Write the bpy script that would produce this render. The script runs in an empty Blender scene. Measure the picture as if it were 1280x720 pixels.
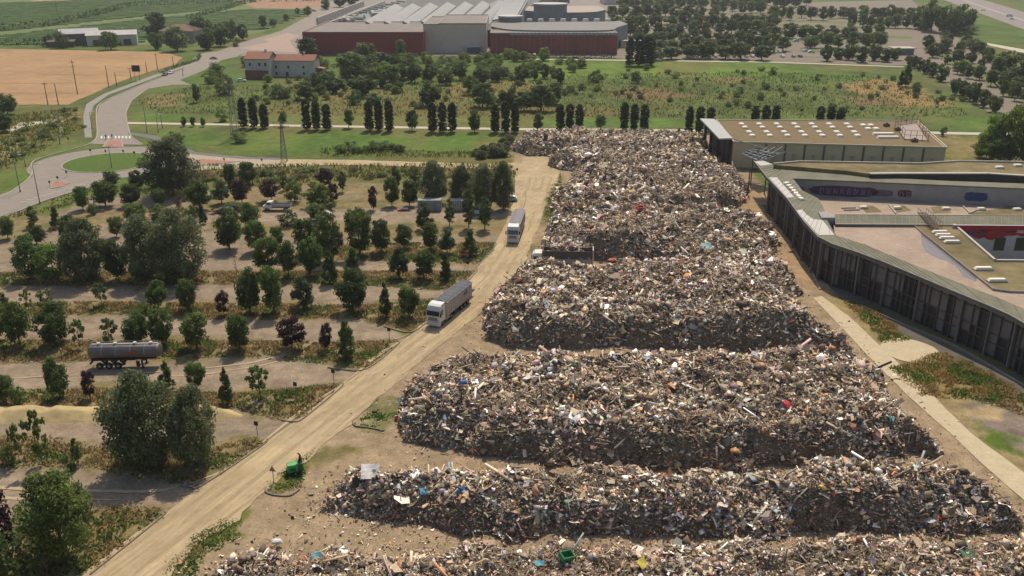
import bpy, math, random
import numpy as np
from mathutils import Vector, Matrix
R = math.radians
random.seed(7); rng = np.random.default_rng(7)
scene = bpy.context.scene
COL = scene.collection

# ---------------------------------------------------------------- camera, sky, sun, exposure
F = 1100.0; CAMH = 58.6; TILT = math.atan(427.0/F)
cd = bpy.data.cameras.new('camera'); cam = bpy.data.objects.new('camera', cd); COL.objects.link(cam)
cam.location = (0, 0, CAMH); cam.rotation_euler = (math.pi/2 - TILT, 0, 0)
cd.sensor_width = 36; cd.lens = F/1280*36; cd.clip_start = 1; cd.clip_end = 8000
scene.camera = cam
SUN_EL, SUN_AZ = 56.0, 9.0           # azimuth east of +Y
w = bpy.data.worlds.new('World'); scene.world = w; w.use_nodes = True
nt = w.node_tree; bg = nt.nodes['Background']
sky = nt.nodes.new('ShaderNodeTexSky'); sky.sky_type = 'NISHITA'; sky.sun_disc = False
sky.sun_elevation = R(SUN_EL); sky.sun_rotation = R(SUN_AZ); sky.altitude = 50; sky.dust_density = 2.0
nt.links.new(sky.outputs[0], bg.inputs[0]); bg.inputs[1].default_value = 0.112
sd = bpy.data.lights.new('sun', 'SUN'); sun = bpy.data.objects.new('sun', sd); COL.objects.link(sun)
sd.energy = 3.5; sd.angle = R(0.53); sd.color = (1.0, 0.91, 0.77)
sv = Vector((math.sin(R(SUN_AZ))*math.cos(R(SUN_EL)), math.cos(R(SUN_AZ))*math.cos(R(SUN_EL)), math.sin(R(SUN_EL))))
sun.rotation_euler = sv.to_track_quat('Z', 'Y').to_euler()
vs = scene.view_settings; vs.view_transform = 'Standard'; vs.look = 'None'; vs.exposure = 0.22; vs.gamma = 1
vs.use_white_balance = True; vs.white_balance_temperature = 7000; vs.white_balance_tint = 10

# ---------------------------------------------------------------- helpers
ct, st_ = math.cos(TILT), math.sin(TILT)
def P(px, py, z=0.0):
    """where the sight line through a point of the photograph meets height z"""
    dx = (px-640)/F; dy = (360-py)/F
    d = Vector((dx, ct + dy*st_, -st_ + dy*ct))
    t = (z-CAMH)/d.z
    return Vector((d.x*t, d.y*t, z))
def S(py): return (py+67)*ct/CAMH     # pixels per metre on the ground at row py
def ZAT(px, base, top):
    g = P(px, base); dy = (360-top)/F
    return CAMH + g.y*(-st_+dy*ct)/(ct+dy*st_)
def P2(pts, z=0.0): return [tuple(P(a, b, z)[:2]) for a, b in pts]

def hash2(ix, iy, s):
    n = (ix.astype(np.int64)*374761393 + iy.astype(np.int64)*668265263 + s*974711) & 0x7fffffff
    n = ((n ^ (n >> 13))*1274126177) & 0x7fffffff
    return ((n ^ (n >> 16)) & 0xffff)/65535.0
def vnoise(x, y, s=0):
    x = np.asarray(x, float); y = np.asarray(y, float)
    ix = np.floor(x); iy = np.floor(y); fx = x-ix; fy = y-iy
    fx = fx*fx*(3-2*fx); fy = fy*fy*(3-2*fy)
    ix = ix.astype(np.int64); iy = iy.astype(np.int64)
    a = hash2(ix, iy, s); b = hash2(ix+1, iy, s); c = hash2(ix, iy+1, s); d = hash2(ix+1, iy+1, s)
    return (a*(1-fx)+b*fx)*(1-fy)+(c*(1-fx)+d*fx)*fy
def fbm(x, y, s=0, o=4):
    r = 0; a = 0.5; t = 0
    for i in range(o):
        r = r+a*vnoise(x*2**i+17*i, y*2**i-9*i, s+i); t += a; a *= .5
    return r/t
def sdist(x, y, poly):
    """signed distance to a polygon, positive inside"""
    d2 = np.full(x.shape, 1e18); ins = np.zeros(x.shape, bool); n = len(poly)
    for i in range(n):
        ax, ay = poly[i]; bx, by = poly[(i+1) % n]
        ex, ey = bx-ax, by-ay; L = ex*ex+ey*ey+1e-12
        t = np.clip(((x-ax)*ex+(y-ay)*ey)/L, 0, 1)
        d2 = np.minimum(d2, (x-ax-t*ex)**2+(y-ay-t*ey)**2)
        c = ((ay > y) != (by > y)) & (x < (bx-ax)*(y-ay)/(by-ay+1e-12)+ax)
        ins ^= c
    return np.where(ins, 1, -1)*np.sqrt(d2)
def catmull(pts, n=6):
    out = []
    for i in range(len(pts)-1):
        p0 = pts[max(i-1, 0)]; p1 = pts[i]; p2 = pts[i+1]; p3 = pts[min(i+2, len(pts)-1)]
        for k in range(n):
            t = k/n
            out.append(tuple(0.5*((2*p1[j])+(-p0[j]+p2[j])*t+(2*p0[j]-5*p1[j]+4*p2[j]-p3[j])*t*t+(-p0[j]+3*p1[j]-3*p2[j]+p3[j])*t**3) for j in (0, 1)))
    out.append(tuple(pts[-1])); return out

# ---------------------------------------------------------------- materials
MATS = {}
def mat(name, col, rough=0.8, var=0.25, scale=1.0, bump=0.0, metal=0.0, spec=0.3, attr=False, objvar=0.0, detail=6, col2=None, stretch=None):
    if name in MATS: return MATS[name]
    m = bpy.data.materials.new(name); MATS[name] = m; m.use_nodes = True
    t = m.node_tree; N = t.nodes; L = t.links; b = N['Principled BSDF']
    b.inputs['Roughness'].default_value = rough; b.inputs['Metallic'].default_value = metal
    b.inputs['Specular IOR Level'].default_value = spec
    g = N.new('ShaderNodeNewGeometry')
    vec = g.outputs['Position']
    if stretch:
        mp = N.new('ShaderNodeMapping'); mp.inputs['Scale'].default_value = stretch; L.new(vec, mp.inputs[0]); vec = mp.outputs[0]
    n = N.new('ShaderNodeTexNoise'); n.inputs['Scale'].default_value = scale; n.inputs['Detail'].default_value = detail; n.inputs['Roughness'].default_value = 0.65
    L.new(vec, n.inputs['Vector'])
    mr = N.new('ShaderNodeMapRange'); mr.inputs[1].default_value = 0.3; mr.inputs[2].default_value = 0.7
    L.new(n.outputs['Fac'], mr.inputs[0])
    mx = N.new('ShaderNodeMix'); mx.data_type = 'RGBA'
    c = Vector(col[:3]); c2 = Vector(col2) if col2 else c*(1-var)
    if not col2: c = c*(1+var*0.6)
    mx.inputs[6].default_value = (*c2, 1); mx.inputs[7].default_value = (*c, 1)
    L.new(mr.outputs[0], mx.inputs[0]); out = mx.outputs[2]
    if attr:
        a = N.new('ShaderNodeAttribute'); a.attribute_name = 'Col'
        mm = N.new('ShaderNodeMix'); mm.data_type = 'RGBA'; mm.blend_type = 'MULTIPLY'; mm.inputs[0].default_value = 1
        L.new(out, mm.inputs[6]); L.new(a.outputs['Color'], mm.inputs[7]); out = mm.outputs[2]
    if objvar:
        oi = N.new('ShaderNodeObjectInfo'); hs = N.new('ShaderNodeHueSaturation')
        m1 = N.new('ShaderNodeMapRange'); m1.inputs[3].default_value = 1-objvar; m1.inputs[4].default_value = 1+objvar
        m2 = N.new('ShaderNodeMapRange'); m2.inputs[3].default_value = 0.5-objvar*.07; m2.inputs[4].default_value = 0.5+objvar*.05
        mu = N.new('ShaderNodeMath'); mu.operation = 'MULTIPLY'; mu.inputs[1].default_value = 7.31
        fr = N.new('ShaderNodeMath'); fr.operation = 'FRACT'
        L.new(oi.outputs['Random'], m1.inputs[0]); L.new(oi.outputs['Random'], mu.inputs[0]); L.new(mu.outputs[0], fr.inputs[0]); L.new(fr.outputs[0], m2.inputs[0])
        L.new(out, hs.inputs['Color']); L.new(m1.outputs[0], hs.inputs['Value']); L.new(m2.outputs[0], hs.inputs['Hue']); out = hs.outputs[0]
    L.new(out, b.inputs['Base Color'])
    if bump:
        bp = N.new('ShaderNodeBump'); bp.inputs['Strength'].default_value = min(1, bump); bp.inputs['Distance'].default_value = 0.15
        L.new(n.outputs['Fac'], bp.inputs['Height']); L.new(bp.outputs[0], b.inputs['Normal'])
    return m
def leafmat(name, col, objvar=0.27, trans=0.42):
    m = mat(name, col, 0.6, 0.25, 0.9, attr=True, objvar=objvar, spec=0.25, detail=2)
    t = m.node_tree; N = t.nodes; L = t.links; b = N['Principled BSDF']; o = N['Material Output']
    tr = N.new('ShaderNodeBsdfTranslucent'); src = b.inputs['Base Color'].links[0].from_socket
    hs = N.new('ShaderNodeHueSaturation'); hs.inputs['Value'].default_value = 1.3; hs.inputs['Hue'].default_value = 0.485
    L.new(src, hs.inputs['Color']); L.new(hs.outputs[0], tr.inputs[0])
    ms = N.new('ShaderNodeMixShader'); ms.inputs[0].default_value = trans
    L.new(b.outputs[0], ms.inputs[1]); L.new(tr.outputs[0], ms.inputs[2]); L.new(ms.outputs[0], o.inputs[0])
    return m

# ---------------------------------------------------------------- mesh building
class MB:
    def __init__(s): s.v = []; s.f = []; s.m = []; s.c = None
    def add(s, vs, fs, mi=0):
        o = len(s.v); s.v += [tuple(v) for v in vs]; s.f += [tuple(i+o for i in f) for f in fs]; s.m += [mi]*len(fs); return s
    def box(s, c, d, rz=0, mi=0, taper=1.0):
        x, y, z = d[0]/2, d[1]/2, d[2]/2; ca, sa = math.cos(rz), math.sin(rz); vs = []
        for k, tz in ((-z, 1), (z, taper)):
            for a, b in ((-x, -y), (x, -y), (x, y), (-x, y)):
                a *= tz; b *= tz; vs.append((c[0]+a*ca-b*sa, c[1]+a*sa+b*ca, c[2]+k))
        return s.add(vs, [(3, 2, 1, 0), (4, 5, 6, 7), (0, 1, 5, 4), (1, 2, 6, 5), (2, 3, 7, 6), (3, 0, 4, 7)], mi)
    def prism(s, poly, z0, z1, mi=0, side=None):
        if sum(poly[i][0]*poly[(i+1) % len(poly)][1]-poly[(i+1) % len(poly)][0]*poly[i][1] for i in range(len(poly))) < 0: poly = poly[::-1]
        n = len(poly); z0 = z0 if hasattr(z0, '__len__') else [z0]*n; z1 = z1 if hasattr(z1, '__len__') else [z1]*n
        vs = [(p[0], p[1], z0[i]) for i, p in enumerate(poly)]+[(p[0], p[1], z1[i]) for i, p in enumerate(poly)]
        s.add(vs, [tuple(range(n, 2*n)), tuple(range(n-1, -1, -1))], mi)
        return s.add(vs, [(i, (i+1) % n, (i+1) % n+n, i+n) for i in range(n)], mi if side is None else side)
    def sheet(s, poly, z, mi=0):
        if sum(poly[i][0]*poly[(i+1) % len(poly)][1]-poly[(i+1) % len(poly)][0]*poly[i][1] for i in range(len(poly))) < 0: poly = poly[::-1]
        return s.add([(p[0], p[1], z) for p in poly], [tuple(range(len(poly)))], mi)
    def tube(s, a, b, r0, r1=None, n=8, mi=0, cap=True):
        a = Vector(a); b = Vector(b); r1 = r0 if r1 is None else r1; d = (b-a).normalized()
        u = d.orthogonal().normalized(); v = d.cross(u); vs = []
        for p, r in ((a, r0), (b, r1)):
            for k in range(n):
                t = 2*math.pi*k/n; vs.append(p+u*(r*math.cos(t))+v*(r*math.sin(t)))
        fs = [(k, (k+1) % n, (k+1) % n+n, k+n) for k in range(n)]
        if cap: fs += [tuple(range(n-1, -1, -1)), tuple(range(n, 2*n))]
        return s.add(vs, fs, mi)
    def loft(s, rings, mi=0, cap=True):
        n = len(rings[0]); vs = [p for r in rings for p in r]; fs = []
        for k in range(len(rings)-1):
            for i in range(n):
                j = (i+1) % n; fs.append((k*n+i, k*n+j, (k+1)*n+j, (k+1)*n+i))
        if cap: fs += [tuple(range(n-1, -1, -1)), tuple(range((len(rings)-1)*n, len(rings)*n))]
        return s.add(vs, fs, mi)
    def wall(s, a, b, z0, z1, th, mi=0, off=0):
        """upright slab from a to b"""
        a = Vector(a[:2]); b = Vector(b[:2]); d = (b-a).normalized(); n = Vector((-d.y, d.x))
        q = [a+n*off, b+n*off, b+n*(off+th), a+n*(off+th)]
        return s.prism([tuple(p) for p in q], z0, z1, mi)
    def build(s, name, mats, parent=None, smooth=False, bevel=0, loc=None):
        me = bpy.data.meshes.new(name); me.from_pydata(s.v, [], s.f)
        if not isinstance(mats, (list, tuple)): mats = [mats]
        for m in mats: me.materials.append(m)
        if len(mats) > 1: me.polygons.foreach_set('material_index', s.m)
        if smooth: me.polygons.foreach_set('use_smooth', [True]*len(s.f))
        me.update()
        o = bpy.data.objects.new(name, me); COL.objects.link(o)
        if parent: o.parent = parent
        if loc is not None: o.location = loc
        if bevel:
            b = o.modifiers.new('bevel', 'BEVEL'); b.width = bevel; b.segments = 2; b.limit_method = 'ANGLE'
        return o
def npmesh(name, V, Fq, colors=None, mat_=None, tri=False):
    k = 3 if tri else 4
    me = bpy.data.meshes.new(name); nf = len(Fq)
    me.vertices.add(len(V)); me.vertices.foreach_set('co', np.asarray(V, np.float32).ravel())
    me.loops.add(nf*k); me.loops.foreach_set('vertex_index', np.asarray(Fq, np.int32).ravel())
    me.polygons.add(nf); me.polygons.foreach_set('loop_start', np.arange(0, nf*k, k, dtype=np.int32))
    if colors is not None:
        a = me.color_attributes.new('Col', 'FLOAT_COLOR', 'POINT')
        c = np.ones((len(V), 4), np.float32); c[:, :3] = colors; a.data.foreach_set('color', c.ravel())
    if mat_: me.materials.append(mat_)
    me.update(calc_edges=True); return me
def link(name, me, parent=None):
    o = bpy.data.objects.new(name, me); COL.objects.link(o)
    if parent: o.parent = parent
    return o
def empty(name, loc=(0, 0, 0), rz=0):
    o = bpy.data.objects.new(name, None); COL.objects.link(o); o.location = loc; o.rotation_euler = (0, 0, rz); o.empty_display_size = .5; return o
def tag(o, label=None, cat=None, group=None, kind=None):
    if label: o['label'] = label
    if cat: o['category'] = cat
    if group: o['group'] = group
    if kind: o['kind'] = kind
    return o
def copy_tree(o, parent=None):
    kids = list(o.children); c = o.copy(); COL.objects.link(c); c.parent = parent
    for ch in kids: copy_tree(ch, c)
    return c
_T = 'twentieth,thirtieth,fortieth,fiftieth,sixtieth,seventieth'.split(',')
_U = 'twenty,thirty,forty,fifty,sixty,seventy'.split(',')
ORD = 'leftmost,second,third,fourth,fifth,sixth,seventh,eighth,ninth,tenth,eleventh,twelfth,thirteenth,fourteenth,fifteenth,sixteenth,seventeenth,eighteenth,nineteenth,twentieth,twenty-first,twenty-second,twenty-third,twenty-fourth,twenty-fifth,twenty-sixth,twenty-seventh,twenty-eighth,twenty-ninth,thirtieth'.split(',')
for _k in range(30, 79): ORD.append(_T[(_k+1)//10-2] if (_k+1) % 10 == 0 else _U[(_k+1)//10-2]+'-'+'first,second,third,fourth,fifth,sixth,seventh,eighth,ninth'.split(',')[(_k+1) % 10-1])
def nth(i): return 'leftmost' if i == 0 else ORD[i]+' from the left'
# ================================================================ GROUND
def axis(segs):
    out = [segs[0][0]]
    for a, b, st in segs:
        n = max(1, int(round((b-a)/st))); out += [a+(b-a)*(i+1)/n for i in range(n)]
    return np.array(out)
GX = axis([(-2600, -900, 100), (-900, -420, 12), (-420, -110, 3), (-110, 95, 0.55), (95, 420, 3), (420, 900, 12), (900, 2600, 100)])
GY = axis([(-60, 50, 10), (50, 150, 0.6), (150, 260, 1.1), (260, 480, 2.2), (480, 800, 4.5), (800, 1400, 10), (1400, 5200, 120)])
gx, gy = np.meshgrid(GX, GY); gxf, gyf = gx.ravel(), gy.ravel()
wx = gxf+(fbm(gxf/6, gyf/6, 11)-.5)*5; wy = gyf+(fbm(gxf/6, gyf/6, 29)-.5)*6
def C(r, g, b): return np.array([r, g, b])
GREEN = C(.080, .125, .028); BRIGHT = C(.085, .150, .028); DIRT = C(.255, .195, .13); LANE = C(.24, .19, .135); DRY = C(.21, .165, .08)
SAND = C(.365, .285, .175); ROUGH = C(.095, .120, .034); BROWN = C(.15, .10, .05); STRAW = C(.25, .20, .10); LUSH = C(.11, .17, .03); SOIL = C(.30, .225, .145)
zones = [
 # colour, softness m, photo outline
 (ROUGH, 6, [(-400, 105), (1700, 105), (1700, 210), (640, 215), (-400, 215)]),
 (BRIGHT, 4, [(190, 165), (640, 167), (640, 190), (560, 197), (440, 197), (330, 193), (240, 182)]),
 (ROUGH, 2, [(215, 188), (330, 192), (440, 192), (640, 190), (650, 200), (330, 205)]),
 (BROWN*1.0, 5, [(725, 122), (800, 118), (850, 128), (820, 140), (735, 142)]),
 (ROUGH*.95, 6, [(720, 100), (900, 92), (960, 105), (1150, 112), (1200, 140), (960, 140), (720, 138)]),
 (LUSH, 6, [(660, 74), (960, 78), (1000, 90), (900, 96), (700, 98), (640, 92)]),
 (C(.17, .14, .05), 6, [(640, 100), (700, 108), (660, 116), (560, 118), (560, 105)]),
 (BROWN*1.15, 5, [(760, 112), (830, 110), (870, 120), (800, 126), (770, 122)]),
 (C(.26, .17, .07), 5, [(1045, 105), (1100, 98), (1150, 110), (1165, 125), (1195, 124), (1190, 132), (1130, 134), (1080, 118)]),
 (BROWN*1.2, 5, [(1060, 120), (1120, 122), (1110, 133), (1070, 132)]),
 (C(.2, .15, .06), 4, [(890, 97), (940, 96), (935, 103), (900, 103)]),
 (BRIGHT, 3, [(1150, 148), (1280, 148), (1500, 150), (1500, 165), (1280, 163), (1165, 163)]),
 (C(.22, .17, .07), 4, [(1170, 170), (1230, 168), (1240, 198), (1190, 200)]),
 (BRIGHT, 2, [(160, 143), (640, 148), (960, 150), (960, 157), (640, 157), (160, 151)]),
 (C(.19, .15, .06), 3, [(180, 120), (230, 118), (225, 132), (185, 135)]),
 (C(.20, .14, .055), 4, [(395, 118), (440, 116), (430, 128), (395, 126)]),
 (C(.20, .14, .055), 4, [(560, 112), (620, 108), (620, 122), (570, 126)]),
 (C(.14, .12, .04), 6, [(320, 130), (640, 128), (760, 134), (760, 145), (320, 142)]),
 (C(.115, .125, .04), 5, [(-300, 130), (110, 130), (100, 175), (40, 190), (0, 250), (-300, 320)]),
 (BRIGHT, 3, [(-30, 210), (10, 215), (40, 208), (42, 222), (25, 238), (-30, 260)]),
 (C(.22, .18, .09), 3, [(-10, 178), (30, 172), (20, 190), (-10, 205)]),
 (C(.24, .19, .11), 2, [(75, 138), (100, 140), (100, 150), (78, 152)]),
 (BRIGHT, 1.5, [(-30, 278), (60, 253), (115, 235), (130, 238), (60, 262), (-30, 296)]),
 # dirt lot
 (LANE, 2, [(-400, 300), (-30, 297), (60, 268), (120, 245), (215, 243), (330, 232), (470, 228), (640, 232), (690, 205), (720, 200), (690, 260), (100, 760), (100, 900), (-500, 900)]),
 (C(.14, .125, .05), 3, [(230, 205), (640, 203), (650, 215), (640, 226), (470, 224), (330, 232), (215, 240)]),
 # site under and round the heaps
 (SOIL, 2, [(640, 195), (640, 175), (720, 160), (885, 165), (940, 215), (1020, 325), (1120, 445), (1240, 560), (1400, 730), (1500, 950), (-50, 950), (150, 730), (690, 260), (640, 205)]),
 (C(.32, .22, .13), 2.5, [(900, 235), (950, 230), (1000, 320), (1020, 365), (990, 360), (960, 290)]),
 (STRAW, 2, [(1017, 345), (1060, 365), (1120, 420), (1280, 530), (1500, 660), (1500, 720), (1290, 610), (1090, 440)]),
 (C(.25, .185, .08), 1.5, [(1048, 372), (1100, 385), (1140, 425), (1105, 430), (1075, 400)]),
 (C(.24, .175, .075), 1.5, [(1110, 460), (1175, 435), (1240, 470), (1290, 500), (1300, 520), (1220, 500), (1150, 495)]),
 (LUSH*.8, 1.5, [(1180, 445), (1215, 452), (1270, 490), (1240, 505), (1190, 465)]),
 (C(.13, .12, .05), 1.5, [(1020, 350), (1080, 370), (1190, 435), (1290, 495), (1400, 540), (1400, 500), (1260, 450), (1000, 300)]),
 (C(.20, .16, .13), 1.2, [(1180, 500), (1240, 498), (1330, 530), (1400, 600), (1290, 575), (1225, 540)]),
 (C(.36, .27, .15), 1.0, [(1190, 508), (1235, 510), (1240, 522), (1200, 522)]),
 (LUSH*.7, 1.0, [(1208, 528), (1262, 545), (1290, 575), (1250, 560)]),
 (LUSH*.75, 1.0, [(238, 672), (275, 646), (305, 650), (300, 672), (265, 690), (240, 700)]),
 (DRY, 1.0, [(195, 725), (240, 672), (262, 690), (255, 712), (240, 740), (190, 760)]),
 (LUSH*.6, .8, [(332, 600), (355, 588), (400, 560), (420, 556), (395, 575), (375, 612), (340, 618)]),
 (C(.2, .16, .07), .8, [(375, 575), (420, 555), (445, 560), (400, 590)]),
 (C(.19, .17, .08), .8, [(440, 530), (470, 505), (500, 500), (515, 480), (520, 500), (500, 530), (450, 535)]),
 (C(.2, .17, .08), 1.0, [(680, 250), (700, 215), (705, 240), (685, 300), (670, 320)]),
]
strips = [
 [(300, 232), (640, 230), (660, 240), (655, 262), (560, 258), (330, 262), (230, 262)],
 [(250, 278), (400, 280), (520, 280), (640, 270), (636, 292), (560, 296), (330, 296), (240, 292)],
 [(-30, 262), (60, 270), (150, 262), (240, 258), (240, 272), (150, 276), (60, 290), (-30, 310)],
 [(370, 306), (480, 303), (622, 302), (614, 318), (596, 330), (480, 326), (370, 324)],
 [(-40, 340), (240, 338), (480, 338), (595, 338), (585, 350), (565, 364), (440, 356), (250, 356), (-40, 358)],
 [(-40, 382), (100, 376), (270, 378), (470, 380), (545, 372), (540, 398), (517, 415), (440, 398), (270, 400), (120, 392), (-40, 402)],
 [(-40, 424), (200, 424), (420, 426), (497, 424), (490, 436), (457, 461), (425, 458), (300, 446), (-40, 456)],
 [(-40, 488), (120, 484), (300, 490), (425, 478), (420, 488), (378, 523), (350, 525), (300, 512), (-40, 506)],
 [(-40, 545), (60, 545), (150, 560), (260, 560), (318, 545), (332, 552), (255, 606), (225, 608), (120, 585), (-40, 585)],
 [(-60, 690), (60, 650), (140, 632), (196, 634), (206, 645), (115, 718), (100, 760), (-60, 780)],
]
lanes = [[(548, 400), (520, 414), (440, 462), (330, 452), (0, 470), (0, 482), (330, 476), (430, 482), (500, 440), (560, 405)],
 [(560, 380), (520, 412), (430, 408), (0, 405), (0, 416), (430, 420), (505, 428)], [(598, 352), (566, 366), (300, 362), (-20, 362), (-20, 372), (300, 372), (545, 378)],
 [(606, 326), (598, 342), (450, 339), (250, 336), (250, 328), (450, 330)], [(430, 490), (378, 526), (330, 552), (200, 540), (-20, 530), (-20, 544), (180, 556), (325, 556), (440, 500)],
 [(320, 560), (252, 610), (120, 598), (-20, 596), (-20, 630), (100, 635), (205, 640), (330, 570)], [(652, 262), (636, 274), (480, 276), (300, 276), (300, 264), (480, 262)]]
for ln in lanes: zones.append((C(.275, .215, .155), 1.6, ln))
for sp in strips: zones.append((DRY, 1.4, sp))
gc = np.tile(GREEN, (len(gxf), 1)).astype(float)
brk = (fbm(gxf/2.5, gyf/2.5, 5)-.5)
for col, soft, pts in zones:
    poly = P2(pts)
    xs = [p[0] for p in poly]; ys = [p[1] for p in poly]
    sel = (gxf > min(xs)-30) & (gxf < max(xs)+30) & (gyf > min(ys)-40) & (gyf < max(ys)+40)
    idx = np.nonzero(sel)[0]
    d = sdist(wx[idx], wy[idx], poly)
    a = np.clip((d+brk[idx]*soft*3)/soft+.5, 0, 1)[:, None]
    gc[idx] = gc[idx]*(1-a)+col*a
# patchy mixture inside the vegetated land
pn = fbm(gxf/9, gyf/14, 77)[:, None]; pm = fbm(gxf/30, gyf/40, 78)[:, None]
veg = np.clip((gc[:, 1:2]-gc[:, 0:1])*30+.6, 0, 1)
gc *= 1+(pn-.5)*.9*veg
gc = gc*(1-veg*np.clip((pm-.52)*4, 0, .6))+C(.16, .13, .05)*veg*np.clip((pm-.52)*4, 0, .6)
# green weeds inside the dry strips
dryk = np.clip(1-np.abs(gc-DRY).sum(1)/.08, 0, 1)[:, None]
gn = np.clip((fbm(gxf/4, gyf/3, 91)[:, None]-.5)*6, 0, 1)*dryk
gc = gc*(1-gn*.75)+C(.11, .115, .04)*gn*.75
gn2 = np.clip((fbm(gxf/3, gyf/3, 94)[:, None]-.55)*6, 0, 1)*dryk
gc = gc*(1-gn2*.7)+DIRT*gn2*.7
V = np.stack([gxf, gyf, (fbm(gxf/3, gyf/3, 3)-.5)*.10], 1)
V[:, 2] = np.minimum(V[:, 2], 0.04)-0.05
nx, ny = len(GX), len(GY)
ii = (np.arange(ny-1)[:, None]*nx+np.arange(nx-1)[None, :]).ravel()
Fq = np.stack([ii, ii+1, ii+nx+1, ii+nx], 1)
gm = mat('ground_mat', (1, 1, 1), 0.95, 0.28, 0.55, bump=.6, attr=True, spec=.1, detail=10)
# finer grain on top of the broad noise
def add_grain(m, scale, amt, stretch=None):
    t = m.node_tree; N = t.nodes; L = t.links; b = N['Principled BSDF']; src = b.inputs['Base Color'].links[0].from_socket
    n = N.new('ShaderNodeTexNoise'); n.inputs['Scale'].default_value = scale; n.inputs['Detail'].default_value = 4; n.inputs['Roughness'].default_value = .7
    g = N.new('ShaderNodeNewGeometry')
    if stretch:
        mp = N.new('ShaderNodeMapping'); mp.inputs['Rotation'].default_value = (0, 0, stretch[1]); mp.inputs['Scale'].default_value = stretch[0]
        vr = N.new('ShaderNodeVectorRotate'); vr.rotation_type = 'Z_AXIS'; vr.inputs['Angle'].default_value = stretch[1]
        L.new(g.outputs['Position'], vr.inputs[0]); mp.inputs['Rotation'].default_value = (0, 0, 0); L.new(vr.outputs[0], mp.inputs[0]); L.new(mp.outputs[0], n.inputs['Vector'])
    else: L.new(g.outputs['Position'], n.inputs['Vector'])
    r = N.new('ShaderNodeMapRange'); r.inputs[1].default_value = .3; r.inputs[2].default_value = .7; r.inputs[3].default_value = 1-amt; r.inputs[4].default_value = 1+amt
    L.new(n.outputs['Fac'], r.inputs[0])
    mx = N.new('ShaderNodeVectorMath'); mx.operation = 'SCALE'; L.new(src, mx.inputs[0]); L.new(r.outputs[0], mx.inputs['Scale']); L.new(mx.outputs[0], b.inputs['Base Color'])
add_grain(gm, 3.0, .22); add_grain(gm, .22, .2)
go = link('ground', npmesh('ground', V, Fq, gc, gm)); tag(go, kind='structure')
go.data.polygons.foreach_set('use_smooth', [True]*len(go.data.polygons))

def ragged(poly, step, amp, seed, closed=True):
    out = []; n = len(poly)
    for i in range(n if closed else n-1):
        a = Vector(poly[i]); b = Vector(poly[(i+1) % n]); L = (b-a).length; k = max(1, int(L/step)); d = (b-a)/max(L, 1e-6); nn = Vector((-d.y, d.x))
        for j in range(k):
            p = a+(b-a)*j/k; o = (float(fbm(np.array(p.x/3.1), np.array(p.y/3.1), seed))-.5)*2*amp
            out.append(tuple(p+nn*o))
    return out
def surface(name, pts, z, m, amp=.0, step=1.0, seed=1, kind='structure', px=True, label=None, cat=None):
    poly = P2(pts) if px else pts
    if amp: poly = ragged(poly, step, amp, seed)
    b = MB(); b.sheet(poly, z); o = b.build(name, m); tag(o, label, cat, kind=kind)
    return o

m_sand = mat('gravel_track', SAND*1.08, .95, .14, .35, bump=.4, spec=.1, detail=8); add_grain(m_sand, 1.2, .2, ((2.2, .07, 1), R(22))); add_grain(m_sand, .12, .2); add_grain(m_sand, 4, .1)
m_asph = mat('worn_asphalt', (.245, .215, .185), .9, .12, .3, bump=.1, spec=.2); add_grain(m_asph, 2, .1)
m_asph2 = mat('grey_asphalt', (.15, .145, .14), .9, .12, .3, spec=.2)
m_conc = mat('pale_concrete', (.46, .42, .34), .9, .12, .5, bump=.1, spec=.2)
m_track = mat('concrete_track', (.47, .395, .27), .95, .12, .6, bump=.3, spec=.1); add_grain(m_track, 3, .1)
m_kerb = mat('kerb_stone', (.34, .31, .26), .9, .25, 1.5)
m_grass = mat('mown_grass', (.085, .135, .03), .95, .25, 1.2, bump=.5, spec=.1, detail=8)
m_wheat = mat('ripe_wheat', (.34, .215, .115), .95, .14, .25, bump=.5, spec=.1, detail=8); add_grain(m_wheat, .5, .2, ((.12, 2, 1), R(12))); add_grain(m_wheat, .03, .15)
m_vine = mat('vineyard_soil', (.11, .15, .045), .95, .2, .1)
m_brick = mat('red_paving', (.33, .17, .12), .9, .2, 2)
m_white = mat('road_paint', (.6, .6, .57), .8, .15, 3)

# fields, far left
surface('wheat_field', [(-500, 60), (0, 61), (205, 65), (228, 72), (220, 80), (160, 98), (120, 115), (85, 131), (0, 131), (-600, 131)], .012, m_wheat, 1.0, 6, 3)
surface('vineyard', [(-700, -20), (0, -20), (170, -28), (420, -22), (380, 10), (330, 40), (250, 55), (120, 58), (0, 58), (-700, 58)], .010, m_vine)
surface('ploughed_field', [(60, -6), (150, -2), (155, 3), (30, 4)], .03, m_wheat, 0)
surface('stubble_field', [(290, -2), (400, -2), (402, 9), (372, 11), (318, 10)], .03, mat('stubble', (.30, .17, .10), .95, .2, .1))
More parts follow.
